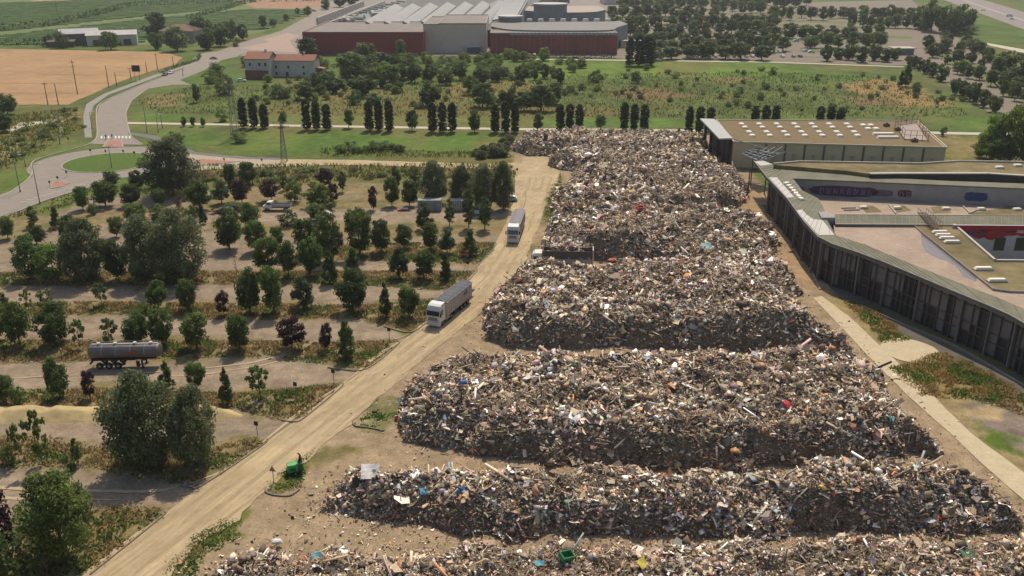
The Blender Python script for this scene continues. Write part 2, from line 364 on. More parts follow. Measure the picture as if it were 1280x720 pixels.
# vine rows: many low leafy ridges, nobody could count them
vb = []; vf = []; vc = []
def vine_block(q, ang, gap, seed):
    poly = P2(q); cx = sum(p[0] for p in poly)/len(poly); cy = sum(p[1] for p in poly)/len(poly)
    d = Vector((math.cos(ang), math.sin(ang))); n = Vector((-d.y, d.x)); rr = random.Random(seed)
    for k in range(-160, 161):
        o = Vector((cx, cy))+n*k*gap; t = np.arange(-700, 700, 7.0); X = o.x+d.x*t; Y = o.y+d.y*t
        s = sdist(X, Y, poly) > 2
        for i in np.nonzero(s)[0]:
            x, y = X[i], Y[i]; h = rr.uniform(.4, .8); wd = rr.uniform(2.6, 3.4); L = 3.4
            a = Vector((x, y))-d*L; b = Vector((x, y))+d*L; base = len(vb)
            for p in (a, b):
                for oo, z in ((-wd/2, 0), (-wd/2, h), (wd/2, h), (wd/2, 0)): vb.append((p.x+n.x*oo, p.y+n.y*oo, z))
            vf.extend([(base+1, base+5, base+6, base+2), (base, base+4, base+5, base+1), (base+2, base+6, base+7, base+3)])
            c = rr.uniform(.75, 1.25); vc.extend([(c, c, c)]*8)
vine_block([(-60, 6), (160, -2), (300, -6), (290, 10), (150, 24), (0, 40), (-60, 44)] , R(16), 6.0, 1)
vine_block([(-60, 48), (0, 44), (160, 26), (300, 12), (400, 12), (330, 38), (240, 40), (170, 55), (60, 57), (-60, 57)], R(18), 6.0, 2)
m_vineleaf = leafmat('vine_leaves', (.14, .235, .05), 0)
tag(link('vine_rows', npmesh('vine_rows', np.array(vb), np.array(vf), np.array(vc), m_vineleaf)), 'rows of green vines beyond the wheat field', 'vineyard', kind='stuff')

# roads
main_l = [(420, 8), (378, 30), (340, 42), (318, 48), (272, 64), (250, 67), (246, 77), (222, 89), (175, 107), (140, 122), (124, 131), (121, 145), (122, 170), (112, 180)]
main_r = [(180, 181), (165, 171), (160, 155), (158, 141), (165, 126), (185, 111), (215, 106), (238, 106), (225, 100), (255, 88), (278, 75), (296, 71), (325, 56), (350, 44), (385, 33), (432, 8)]
surface('main_road', main_l+main_r, .015, m_asph)
rc = P(137, 203); RI = 12.4; RO = 21.5
def circ(r, n=64, a0=0, a1=2*math.pi): return [(rc.x+r*math.cos(a0+(a1-a0)*i/n), rc.y+r*math.sin(a0+(a1-a0)*i/n)) for i in range(n)]
surface('roundabout_road', circ(RO), .022, m_asph, px=False)
surface('left_road', [(44, 218), (20, 236), (-60, 266), (-200, 322), (-200, 380), (-20, 278), (60, 250), (128, 229), (100, 210)], .019, m_asph)
surface('right_road', [(200, 186), (262, 193), (352, 199), (420, 200), (420, 206), (352, 208), (240, 213), (190, 214)], .018, mat('pinkish_road', (.36, .29, .22), .9, .15, .5))
surface('sand_lane', [(345, 199), (440, 200), (540, 203), (600, 205), (660, 203), (655, 213), (580, 210), (440, 206), (345, 207)], .023, m_sand, .3, 2)
surface('gravel_road', [(40, 770), (105, 720), (150, 684), (205, 642), (250, 607), (320, 562), (382, 523), (427, 482), (457, 461), (495, 433), (527, 407), (560, 378), (592, 341), (618, 308), (632, 280), (642, 250), (645, 215), (655, 196), (720, 194), (725, 208), (700, 214), (696, 235), (680, 262), (668, 295), (655, 330), (628, 366), (602, 390), (577, 410), (545, 434), (480, 492), (440, 525), (382, 570), (345, 600), (282, 650), (250, 674), (197, 718), (140, 770)], .008, m_sand, .45, 1.2, 5)
surface('gravel_yard', [(30, 768), (205, 642), (320, 562), (427, 482), (440, 530), (400, 560), (330, 615), (300, 650), (240, 680), (170, 770)], .002, mat('yard_dust', (.40, .31, .20), .95, .2, .3, bump=.3, spec=.1), .8, 1.2, 9)
surface('concrete_lane', [(1016, 372), (1027, 370), (1062, 396), (1100, 432), (1160, 489), (1212, 540), (1280, 591), (1420, 700), (1420, 760), (1280, 625), (1230, 582), (1187, 541), (1135, 495), (1085, 445), (1048, 405)], .012, m_track, .12, .8, 6)
cc = P(1138, 438); surface('sand_circle', [(cc.x+4.3*math.cos(a*.2617), cc.y+4.6*math.sin(a*.2617)) for a in range(24)], .02, m_track, .35, .6, 8, px=False)
# wheel tracks worn into the gravel
m_rut = mat('worn_wheel_track', (.335, .26, .16), .95, .2, .8, bump=.3, spec=.1); m_rut2 = mat('pale_wheel_track', (.41, .325, .21), .95, .15, .8, bump=.2, spec=.1)
def ruts(pts, z, offs, wd, m, seed):
    q = catmull(P2(pts), 14); rr = random.Random(seed)
    for o in offs:
        l, r_ = [], []
        for i in range(len(q)):
            a = Vector(q[max(i-1, 0)]); c = Vector(q[min(i+1, len(q)-1)]); d = (c-a).normalized(); n = Vector((-d.y, d.x)); p = Vector(q[i]); u = float(fbm(np.array(p.x/7+o), np.array(p.y/7), seed)); w_ = wd*max(.1, (u-.3)*2.6)
            ce = p+n*(o+(u-.5)*1.6); l.append(tuple(ce+n*w_/2)); r_.append(tuple(ce-n*w_/2))
        b = MB()
        for i in range(len(l)-1):
            if (Vector(l[i])-Vector(r_[i])).length < wd*.3 or (Vector(l[i+1])-Vector(r_[i+1])).length < wd*.3: continue
            b.add([(*l[i], z), (*r_[i], z), (*r_[i+1], z), (*l[i+1], z)], [(0, 1, 2, 3)])
        z += .0012
        if b.f: tag(b.build('wheel_track', m), kind='structure')
RC = [(90, 755), (150, 720), (265, 635), (370, 550), (455, 485), (520, 435), (575, 392), (625, 345), (650, 300), (668, 250), (676, 222)]
ruts(RC, .012, (-2.9, -1.0, .9, 2.6), .75, m_rut, 3); ruts(RC, .018, (-2.0, 1.8, 3.6), .6, m_rut2, 5)
ruts([(560, 395), (500, 425), (400, 438), (250, 438+26), (0, 476)], .003, (-.9, .9), .5, m_rut2, 7); ruts([(320, 575), (230, 612), (130, 618), (-20, 612)], .003, (-1, 1), .5, m_rut2, 8)
m_tram = mat('wheat_tramline', (.27, .165, .08), .95, .2, .5)
for k, (ya, yb, xb) in enumerate(((66, 70, 215), (73, 78, 205), (82, 86, 185), (92, 95, 165), (104, 104, 138), (117, 116, 112))): ruts([(-60, ya), (60, (ya*.6+yb*.4)), (xb, yb)], .03+k*.004, (-1.2, 1.2), 1.1, m_tram, 20+k)
# pale foot paths
surface('footpath', [(160, 152.6), (400, 156.4), (640, 160), (800, 161.5), (900, 162), (900, 164.5), (800, 164), (640, 162.6), (400, 158.8), (160, 154.8)], .016, m_conc)
surface('footpath', [(1162, 164.5), (1240, 166), (1400, 168), (1400, 171), (1240, 169), (1168, 167.5)], .02, m_conc)
surface('footpath', [(640, 73), (960, 77), (1130, 83), (1130, 84), (960, 78.2), (640, 74.2)], .03, m_conc)
surface('side_path', [(160, 165), (196, 170), (245, 190), (300, 196), (350, 197.5), (350, 200), (300, 198.5), (240, 193), (190, 174), (160, 168)], .024, m_asph2)
surface('cycle_path', [(245, 71), (240, 74), (243, 78), (200, 91), (130, 117), (108, 130), (104, 145), (106, 172), (115, 172), (113, 145), (117, 132), (135, 119), (205, 93), (247, 79), (244, 75), (249, 72)], .026, mat('cycle_asphalt', (.25, .235, .21), .9, .15, .5))
surface('meadow_path', [(8, 163), (25, 153), (75, 149), (80, 152), (30, 158), (12, 166)], .01, m_conc)
surface('motorway', [(1150, -10), (1180, 0), (1280, 37), (1500, 120), (1500, 84), (1280, 15), (1230, 0), (1200, -8)], .03, mat('motorway_asphalt', (.22, .19, .18), .9, .1, .1))
surface('motorway_verge', [(1205, 0), (1280, 25), (1400, 66), (1400, 68), (1280, 26.5), (1204, 1)], .045, m_kerb)
surface('far_path', [(1230, 53), (1270, 60), (1400, 86), (1400, 91), (1265, 63), (1228, 55)], .03, m_conc)
# parking asphalt beyond
m_park = mat('parking_asphalt', (.20, .17, .135), .9, .15, .12, spec=.1)
surface('parking_lot', [(775, 5), (960, 4), (1140, 0), (1180, 38), (1240, 70), (1290, 120), (1400, 160), (1400, 200), (1280, 148), (1235, 140), (1180, 103), (1135, 82), (960, 77), (770, 73), (640, 70), (640, 66), (770, 60)], .022, m_park)
surface('factory_yard', [(385, 20), (400, -10), (780, -20), (790, 60), (775, 70), (380, 69), (300, 70), (330, 50)], .014, mat('yard_paving', (.23, .20, .17), .9, .15, .1))
for i, (a, b, c, d) in enumerate([((330, 49), (360, 41), (375, 45), (345, 58)), ((300, 60), (360, 48), (372, 66), (310, 62))]):
    surface('forecourt', [a, b, c, d], .03+.004*i, mat('pink_paving', (.34, .25, .2), .9, .15, .2))
for k, (ya, yb, xa, xb) in enumerate(((60.5, 65, 1000, 1100), (49.5, 53, 985, 1110), (40.5, 44, 975, 1140), (29.5, 32.2, 960, 1140), (22.5, 25, 900, 1130), (15.8, 18, 890, 1140), (70, 71.5, 990, 1120), (37, 38, 800, 970), (57, 58.5, 800, 985))):
    surface('planted_strip', [(xa, ya), (xb, ya+(xb-xa)*.03), (xb, yb+(xb-xa)*.03), (xa, yb)], .04, mat('planter_grass', (.12, .14, .05), .95, .3, .4))
for k in range(4):
    surface('planted_strip', [(1150+k*22, 50+k*10), (1160+k*22, 50+k*10), (1203+k*24, 84+k*13), (1190+k*24, 84+k*13)], .04, mat('planter_grass', (.12, .14, .05), .95, .3, .4))
# roundabout island and splitter islands
b = MB(); b.prism(circ(RI+.45), -.02, .15); tag(b.build('island_kerb', m_kerb), kind='structure')
n = 64; rings = [(RI, .155), (RI*.8, .35), (RI*.5, .55), (RI*.2, .65)]
vs_ = []; fs_ = []
for r, z in rings: vs_ += [(rc.x+r*math.cos(2*math.pi*i/n), rc.y+r*math.sin(2*math.pi*i/n), z) for i in range(n)]
for k in range(3): fs_ += [(k*n+i, k*n+(i+1) % n, (k+1)*n+(i+1) % n, (k+1)*n+i) for i in range(n)]
fs_.append(tuple(range(3*n, 4*n))); b = MB(); b.add(vs_, fs_); tag(b.build('island_lawn', m_grass, smooth=True), kind='structure')
for pts in ([(128, 184), (134, 176), (152, 175), (155, 184)], [(64, 236), (62, 229), (78, 226), (88, 229), (76, 234)], [(240, 203), (250, 199), (300, 202), (260, 207)]):
    q = P2(pts); b = MB(); b.prism(q, -.02, .16, 0); c0 = sum((Vector(p) for p in q), Vector((0, 0)))/len(q)
    b.sheet([tuple(c0+(Vector(p)-c0)*.88) for p in q], .165, 1); tag(b.build('splitter_island', [m_kerb, m_brick]), kind='structure')
b = MB()
for i in range(9):
    x = 126+i*4.4; b.sheet(P2([(x, 170), (x+2, 170), (x+2, 173), (x, 173)]), .03)
for i in range(10):
    t = i/10; p = P(30+(110-30)*t, 252-24*t); b.box((p.x, p.y, .034), (1.6, .15, .004), R(20))
tag(b.build('road_markings', m_white), kind='structure')
# kerbs: outer edge of the roundabout roads
def kerb(name, pts, w_=.22, h=.14, m=m_kerb, z0=-.04, px=True):
    q = P2(pts) if px else pts; b = MB()
    for i in range(len(q)-1): b.wall(q[i], q[i+1], z0, h, w_)
    return tag(b.build(name, m), kind='structure')
kerb('road_kerb', catmull([(-60, 266), (0, 248), (20, 236), (38, 222), (42, 212), (40, 205), (50, 198), (85, 188), (112, 180), (122, 170), (121, 145), (124, 131), (140, 122), (175, 107), (222, 89)], 4), .35)
kerb('road_kerb', catmull([(0, 274), (60, 250), (115, 234), (150, 227)], 4), .35)
kerb('road_kerb', catmull([(180, 181), (165, 171), (160, 155), (158, 141), (165, 126), (185, 111)], 4), .3)
# kerbs at the ends of the planted strips
for pts in ([(545, 392), (532, 404), (518, 414), (505, 415), (480, 408)], [(497, 426), (495, 433), (458, 461), (430, 462), (410, 459)], [(428, 480), (424, 486), (380, 522), (368, 527), (352, 525)],
            [(333, 549), (326, 558), (252, 607), (240, 609), (225, 607)], [(205, 641), (203, 645), (160, 680), (112, 718)], [(331, 610), (332, 616), (345, 620), (363, 620), (375, 612)],
            [(596, 334), (594, 341), (572, 363), (555, 365)], [(620, 304), (617, 310), (598, 331)], [(440, 528), (444, 533), (460, 535), (480, 539)], [(657, 240), (656, 254), (648, 268)]):
    kerb('strip_kerb', catmull(pts, 4), .16, .13, mat('dark_kerb', (.20, .17, .13), .9, .3, 2))
# ================================================================ WASTE HEAPS
heaps = [
 # footprint on the ground (photo points), height, side slope width
 dict(poly=[(225, 775), (262, 716), (330, 692), (450, 697), (640, 697), (860, 693), (1060, 689), (1280, 683), (1420, 678), (1600, 860), (1300, 980), (600, 1000), (200, 930)], h=3.1, s=4.4, name='bottom edge'),
 dict(poly=[(402, 640), (408, 622), (440, 604), (640, 604), (860, 605), (1060, 601), (1180, 597), (1225, 612), (1275, 655), (1265, 664), (1180, 668), (1040, 664), (900, 670), (780, 671), (640, 669), (540, 660), (440, 652)], h=3.75, s=4.3, name='second'),
 dict(poly=[(498, 530), (505, 505), (530, 478), (570, 462), (700, 459), (900, 457), (1060, 453), (1092, 478), (1118, 510), (1150, 545), (1165, 572), (1100, 577), (980, 582), (860, 584), (760, 582), (690, 574), (590, 566), (520, 552)], h=4.1, s=4.2, name='wide'),
 dict(poly=[(598, 422), (602, 400), (632, 365), (655, 345), (740, 352), (840, 345), (955, 335), (985, 352), (1005, 395), (1018, 425), (1060, 442), (1050, 448), (960, 440), (860, 436), (760, 436), (670, 432)], h=4.8, s=4.2, name='fourth'),
 dict(poly=[(674, 338), (672, 310), (690, 285), (700, 268), (800, 268), (930, 280), (965, 300), (975, 340), (955, 352), (860, 352), (820, 330), (740, 326), (736, 338)], h=4.2, s=4.4, name='fifth'),
 dict(poly=[(690, 262), (697, 240), (725, 222), (800, 214), (890, 215), (920, 222), (938, 240), (935, 252), (915, 262), (880, 272), (800, 277), (720, 276)], h=4.6, s=5.0, name='sixth'),
 dict(poly=[(682, 207), (700, 198), (760, 190), (870, 186), (885, 200), (905, 215), (880, 222), (800, 222), (720, 216)], h=3.9, s=4.0, name='seventh'),
 dict(poly=[(640, 190), (648, 179), (720, 176), (800, 176), (878, 178), (884, 190), (868, 199), (780, 200), (720, 196), (660, 194)], h=4.2, s=4.5, name='farthest'),
]
for hp in heaps: hp['w'] = P2(hp['poly'])
def hheight(x, y, only=None):
    x = np.asarray(x, float); y = np.asarray(y, float); H = np.full(x.shape, -1.0)
    wx_ = x+(fbm(x/4.5, y/4.5, 41)-.5)*5.2; wy_ = y+(fbm(x/4.5, y/4.5, 43)-.5)*4.6
    l1 = fbm(x/7, y/7, 51); l2 = fbm(x/2.2, y/2.2, 53); l3 = fbm(x/.8, y/.8, 57, 2)
    for k, hp in enumerate(heaps):
        if only is not None and k != only: continue
        d = sdist(wx_, wy_, hp['w']); t = np.clip(d/hp['s'], 0, 1)
        prof = 1-(1-t)**1.9
        h = hp['h']*prof*(.62+.76*l1)+(l2-.5)*2.1*np.clip(t*1.5, 0, 1)+(l3-.5)*.5*np.clip(t*2, 0, 1)
        H = np.maximum(H, np.where(d > 0, np.maximum(h, .02), -.3+d*.1))
    return H
def PH(px, py):
    a = P(px, py, 7.0); b_ = P(px, py, 0.0); t = np.linspace(0, 1, 160)
    X = a.x+(b_.x-a.x)*t; Y = a.y+(b_.y-a.y)*t; Z = 7*(1-t); H = hheight(X, Y)
    i = np.argmax(H >= Z) if (H >= Z).any() else 159
    return Vector((X[i], Y[i], max(Z[i], 0)))
m_heap = mat('shredded_waste', (.22, .18, .13), .95, .5, 2.5, bump=1, spec=.1, detail=10)
m_debris = mat('mixed_debris', (1, 1, 1), .75, .18, 5, attr=True, spec=.25, detail=2)
PAL = np.array([(.175, .13, .09), (.25, .195, .14), (.34, .275, .20), (.11, .082, .058), (.05, .04, .032), (.46, .39, .31), (.66, .63, .58), (.25, .235, .22), (.28, .14, .08), (.34, .25, .15), (.13, .12, .10),
                (.40, .05, .04), (.06, .14, .34), (.05, .2, .1), (.10, .30, .33), (.55, .42, .08), (.50, .33, .28), (.45, .20, .06), (.18, .11, .12), (.26, .28, .31)])
PW = np.array([14, 15, 13, 11, 9, 12, 10, 7, 3.2, 9, 6, .30, .16, .14, .18, .22, 3.2, .3, 1.0, 1.4]); PW = PW/PW.sum()
PW2 = np.array([26, 20, 9, 18, 11, 5, 1.5, 3, 5, 8, 8, .12, .05, .05, .06, .08, 1.0, .2, 1.4, .8]); PW2 = PW2/PW2.sum()
def debris_mesh(name, pts, size, seed):
    """pts n x 3; size n; three families of pieces: bent sheets, sticks, crumpled lumps"""
    r = np.random.default_rng(seed); n = len(pts)
    # regions of pale bulky waste against regions of brown shredded fibre
    cl = np.clip((fbm(pts[:, 0]/5.5, pts[:, 1]/4.2, 83)-.42)*5+r.normal(0, .22, n), 0, 1); pale = r.uniform(0, 1, n) < cl
    kind = np.where(pale, r.choice(3, n, p=[.62, .13, .25]), r.choice(3, n, p=[.48, .38, .14])); ci = np.where(pale, r.choice(len(PAL), n, p=PW), r.choice(len(PAL), n, p=PW2))
    size = size*np.where(pale, 1.08, .86)*np.where((ci >= 11) & (ci < 16), .6, 1)
    col = PAL[ci]*1.85*(.80+.40*fbm(pts[:, 0]/4.5, pts[:, 1]/3.5, 71))[:, None]*r.uniform(.75, 1.25, (n, 1))*r.uniform(.93, 1.07, (n, 3))
    Vs = []; Fs = []; Cs = []; off = 0
    # orthonormal frames
    nz = r.normal(size=(n, 3)); nz[:, 2] = np.abs(nz[:, 2])+.75; nz /= np.linalg.norm(nz, axis=1)[:, None]
    tx = r.normal(size=(n, 3)); tx -= (tx*nz).sum(1)[:, None]*nz; tx /= np.linalg.norm(tx, axis=1)[:, None]; ty = np.cross(nz, tx)
    def emit(idx, loc, faces):
        nonlocal off
        k = loc.shape[1]; s = size[idx][:, None, None]
        v = pts[idx][:, None, :]+s*(loc[..., 0:1]*tx[idx][:, None, :]+loc[..., 1:2]*ty[idx][:, None, :]+loc[..., 2:3]*nz[idx][:, None, :])
        f = np.array(faces)[None]+(off+np.arange(len(idx))*k)[:, None, None]
        Vs.append(v.reshape(-1, 3)); Fs.append(f.reshape(-1, 4)); Cs.append(np.repeat(col[idx], k, 0)); off += len(idx)*k
    i0 = np.nonzero(kind == 0)[0]; m = len(i0)
    g = np.array([(-.5, -.35), (0, -.4), (.5, -.35), (-.5, .35), (0, .4), (.5, .35)])
    L = np.zeros((m, 6, 3)); L[..., :2] = g+r.uniform(-.14, .14, (m, 6, 2)); L[..., 1] *= r.uniform(.4, 1.1, (m, 1)); L[..., 2] = r.uniform(-.16, .16, (m, 6))
    emit(i0, L, [(0, 1, 4, 3), (1, 2, 5, 4)])
    i1 = np.nonzero(kind == 1)[0]; m = len(i1); a = r.uniform(.6, 1.5, (m, 1)); wd = r.uniform(.04, .12, (m, 1))
    c = [(-1, -1, -1), (-1, 1, -1), (-1, 1, 1), (-1, -1, 1), (1, -1, -1), (1, 1, -1), (1, 1, 1), (1, -1, 1)]
    L = np.array(c)[None]*np.stack([a, wd, wd*.6], 2)
    emit(i1, L, [(0, 4, 5, 1), (1, 5, 6, 2), (2, 6, 7, 3), (3, 7, 4, 0), (0, 1, 2, 3), (7, 6, 5, 4)])
    i2 = np.nonzero(kind == 2)[0]; m = len(i2)
    L = np.array(c)[None]*np.array([.38, .3, .22])[None, None]*r.uniform(.45, 1.25, (m, 8, 1))+r.uniform(-.08, .08, (m, 8, 3))
    emit(i2, L, [(0, 4, 5, 1), (1, 5, 6, 2), (2, 6, 7, 3), (3, 7, 4, 0), (0, 1, 2, 3), (7, 6, 5, 4)])
    return npmesh(name, np.concatenate(Vs), np.concatenate(Fs), np.concatenate(Cs), m_debris)
hlab = ['long grey brown waste heap across the bottom edge of the site', 'long dark windrow of waste, second heap up from the bottom edge', 'wide flat topped waste heap above the second windrow with a steep shaded front',
        'broad waste heap in the middle, in front of the half hidden white lorry', 'paler waste heap just behind the half hidden white lorry', 'dark brown mound of waste left of the steel canopy frame',
        'low waste heap behind the dark brown mound, level with the dark walled hall', 'farthest strip of waste heaps beside the row of cypresses and pale path']
dens = [76, 74, 50, 36, 23, 16, 11, 10]
for k, hp in enumerate(heaps):
    xs = [p[0] for p in hp['w']]; ys = [p[1] for p in hp['w']]
    x0, x1, y0, y1 = min(xs)-3, max(xs)+3, max(min(ys)-3, 57), max(ys)+3
    st = .5 if k < 3 else .8
    X, Y = np.meshgrid(np.arange(x0, x1, st), np.arange(y0, y1, st)); Z = hheight(X, Y, k)
    nx_ = X.shape[1]; q = (np.arange(X.shape[0]-1)[:, None]*nx_+np.arange(nx_-1)[None]).ravel()
    Fh = np.stack([q, q+1, q+nx_+1, q+nx_], 1); zf = Z.ravel(); Fh = Fh[(zf[Fh].max(1) > 0)]
    used, inv = np.unique(Fh, return_inverse=True)
    o = link('waste_heap', npmesh('waste_heap', np.stack([X.ravel(), Y.ravel(), zf-.16], 1)[used], inv.reshape(-1, 4), None, m_heap))
    tag(o, hlab[k], 'heap', 'waste heaps on the site')
    r = np.random.default_rng(100+k); n = int((x1-x0)*(y1-y0)*dens[k])
    px_ = r.uniform(x0, x1, n); py_ = r.uniform(y0, y1, n); z = hheight(px_, py_, k)
    e = .3; slope = np.hypot(hheight(px_+e, py_, k)-z, hheight(px_, py_+e, k)-z)/e
    zall = z
    keep = (z > .0) & (r.uniform(0, 1, n) < np.clip(.62+.38*slope, 0, 1))
    px_, py_, z = px_[keep], py_[keep], z[keep]; m = len(z)
    base = .165*(1+.45*k/7*2.4)
    size = base*np.exp(r.normal(0, .58, m))*(1+.25*(fbm(px_/5, py_/5, 61)-.5)); size = np.clip(size, .08, 1.15+.1*k)
    z = z+r.uniform(-.12, .22, m)*size/.4-.03
    dd = link('debris', debris_mesh('debris', np.stack([px_, py_, z], 1), size*1.25, 200+k), o); tag(dd, kind='stuff')
# loose litter round the heaps
r = np.random.default_rng(900); lp = []
for k, hp in enumerate(heaps[:6]):
    xs = [p[0] for p in hp['w']]; ys = [p[1] for p in hp['w']]; n = [16000, 16000, 14000, 8000, 5000, 3000][k]
    x = r.uniform(min(xs)-7, max(xs)+7, n*2); y = r.uniform(max(58, min(ys)-7), max(ys)+7, n*2)
    d = sdist(x, y, hp['w']); kp = (d < 1.2) & (r.uniform(0, 1, n*2) < np.exp(d/1.6)*.75); lp.append(np.stack([x[kp], y[kp], np.full(kp.sum(), .06)], 1))
x = r.uniform(-45, 85, 5000); y = r.uniform(62, 230, 5000); d = sdist(x, y, P2([(500, 530), (660, 320), (690, 220), (940, 215), (1020, 360), (1300, 620), (1400, 760), (250, 760), (330, 620), (420, 560)])); kp = (d > 0) & (fbm(x/6, y/6, 7) > .53); lp.append(np.stack([x[kp], y[kp], np.full(kp.sum(), .05)], 1))
lp = np.concatenate(lp); sz = np.exp(r.normal(-1.7, .5, len(lp)))
tag(link('litter', debris_mesh('litter', lp, sz, 901)), 'scattered small debris on the sandy soil round the heaps', 'litter', kind='stuff')

# notable pieces lying on the heaps
def lump(name, px, py, size, col, label, cat, kind='bag', tilt=(0, 0), rz=0, up=.1):
    p = PH(px, py); rr = random.Random(hash((px, py)) & 0xffff); b = MB(); sx, sy, sz_ = size
    if kind == 'sheet':      # bent board with real thickness
        n_ = 5; top = [[(sx*(i/(n_-1)-.5)+rr.uniform(-.03, .03), sy*(j/(n_-1)-.5)+rr.uniform(-.03, .03), .10*sx*math.sin(i*1.3+j*.7)*.5) for i in range(n_)] for j in range(n_)]
        V_ = [v for row in top for v in row]+[(v[0], v[1], v[2]-sz_) for row in top for v in row]; N2 = n_*n_; f = []
        for j in range(n_-1):
            for i in range(n_-1):
                a = j*n_+i; f.append((a, a+1, a+n_+1, a+n_)); f.append((N2+a+n_, N2+a+n_+1, N2+a+1, N2+a))
        for i in range(n_-1):
            f.append((i+1, i, N2+i, N2+i+1)); a = (n_-1)*n_+i; f.append((a, a+1, N2+a+1, N2+a)); a = i*n_; f.append((a, a+n_, N2+a+n_, N2+a)); a = i*n_+n_-1; f.append((a+n_, a, N2+a, N2+a+n_))
        b.add(V_, f)
    elif kind == 'drum':
        pr = [(-.5, .0), (-.5, .92), (-.47, 1), (-.2, .97), (-.17, 1.03), (-.14, .97), (.14, .97), (.17, 1.03), (.2, .97), (.47, 1), (.5, .92), (.5, 0)]
        b.loft([[(t*sx, rd*sy/2*math.cos(a*.5236)+0, rd*sy/2*math.sin(a*.5236)) for a in range(12)] for t, rd in pr])
    elif kind == 'crate':
        t = .05*sx; b.box((0, 0, t/2), (sx, sy, t)); 
        for s in (-1, 1):
            b.box((s*(sx/2-t/2), 0, t+sz_/2), (t, sy, sz_)); b.box((0, s*(sy/2-t/2), t+sz_/2), (sx-2*t-.004, t, sz_-.01))
            b.box((s*(sx/2+t*.3), 0, sz_), (t*.6, sy+2*t, t)); b.box((0, s*(sy/2+t*.3), sz_-.003), (sx, t*.6, t))
    else:
        rings = []
        for j in range(7):
            ph = math.pi*(j+.3)/7.2-math.pi/2; rings.append([(sx/2*math.cos(ph)*math.cos(a*.628)*rr.uniform(.75, 1.15), sy/2*math.cos(ph)*math.sin(a*.628)*rr.uniform(.75, 1.15), sz_/2*math.sin(ph)*rr.uniform(.8, 1.1)+sz_/2) for a in range(10)])
        b.loft(rings)
    o = b.build(name, mat('debris_'+name+'_%d' % (col[0]*100), col, .6, .15, 3), smooth=(kind == 'drum'))
    o.location = p+Vector((0, 0, up)); o.rotation_euler = (R(tilt[0]), R(tilt[1]), R(rz)); return tag(o, label, cat)
lump('white_board', 463, 596, (2.0, 1.9, .05), (.62, .60, .58), 'square white board propped at the left end of the second heap', 'board', 'sheet', (32, 8), 10, .7)
lump('blue_drum', 579, 481, (.9, .62, .6), (.05, .14, .42), 'blue drum lying on the upper left of the wide heap', 'drum', 'drum', (0, 10), 30, .35)
lump('red_crate', 496, 525, (.55, .5, .4), (.42, .04, .03), 'small red crate on the sand left of the wide heap', 'crate', 'crate', (0, 0), 20, .05)
lump('red_sack', 982, 508, (1.1, 1.3, .6), (.6, .04, .06), 'bright red sack on the right of the wide heap', 'sack', 'bag', (20, 0), 10, .15)
lump('green_crate', 707, 701, (1.3, .9, .55), (.04, .22, .08), 'green crate on top of the bottom heap', 'crate', 'crate', (15, 10), 30, .3)
lump('green_board', 712, 628, (1.3, .45, .05), (.17, .30, .2), 'narrow green board on the second heap', 'board', 'sheet', (30, 0), 35, .3)
lump('yellow_sack', 1027, 613, (.9, .5, .5), (.6, .48, .10), 'yellow sack on the right half of the second heap', 'sack', 'bag', (10, 20), -30, .2)
lump('green_tarpaulin', 1210, 697, (1.7, 1.3, .06), (.08, .16, .09), 'dark green tarpaulin scrap on the right of the bottom heap', 'tarpaulin', 'sheet', (25, 10), 20, .3)
lump('beige_slab', 720, 577, (1.6, 1.3, .12), (.38, .31, .20), 'flat beige slab at the foot of the wide heap', 'slab', 'sheet', (25, 0), 25, .25)
lump('orange_sack', 918, 566, (1.4, .9, .5), (.55, .28, .12), 'orange brown sack at the front foot of the wide heap', 'sack', 'bag', (10, 0), -10, .1)
lump('blue_sheet', 530, 616, (.95, .8, .06), (.08, .28, .42), 'crumpled blue sheet, left one of two on the second heap', 'sheet', 'sheet', (30, 10), 20, .25)
lump('blue_sheet', 576, 614, (1.0, .6, .06), (.05, .25, .55), 'brighter blue sheet, right one of two on the second heap', 'sheet', 'sheet', (30, -10), 5, .25)
lump('blue_sheet', 396, 698, (1.0, .7, .06), (.10, .32, .42), 'pale blue plastic sheet at the left end of the bottom heap', 'sheet', 'sheet', (30, 0), 15, .3)
lump('blue_sheet', 674, 707, (.9, .5, .06), (.15, .42, .48), 'light blue plastic scrap left of the green crate', 'sheet', 'sheet', (30, 0), 0, .3)
lump('yellow_sheet', 803, 707, (1.1, .9, .06), (.5, .42, .08), 'yellow plastic sheet on the bottom heap right of the green crate', 'sheet', 'sheet', (30, 0), 50, .3)
lump('teal_sheet', 883, 309, (2.0, 1.6, .08), (.25, .42, .40), 'pale teal sheet on the heap behind the white lorry', 'sheet', 'sheet', (30, 0), 10, .3)
lump('red_mattress', 765, 327, (2.2, 1.3, .5), (.50, .14, .10), 'red mattress in the dark hollow right of the white lorry', 'mattress', 'bag', (10, 0), 5, .2)
lump('grey_sheet', 896, 652, (1.2, 1.3, .06), (.32, .30, .26), 'grey torn sheet on the lower front of the second heap', 'sheet', 'sheet', (45, 10), 40, .2)
lump('white_sack', 346, 683, (1.2, .9, .6), (.6, .58, .55), 'big white sack at the left end of the bottom heap', 'sack', 'bag', (0, 10), 20, .3)
lump('orange_crate', 800, 262, (1.6, 1.0, .5), (.50, .08, .05), 'red box in the middle of the heap under the dark brown mound', 'crate', 'crate', (15, 0), 20, .2)

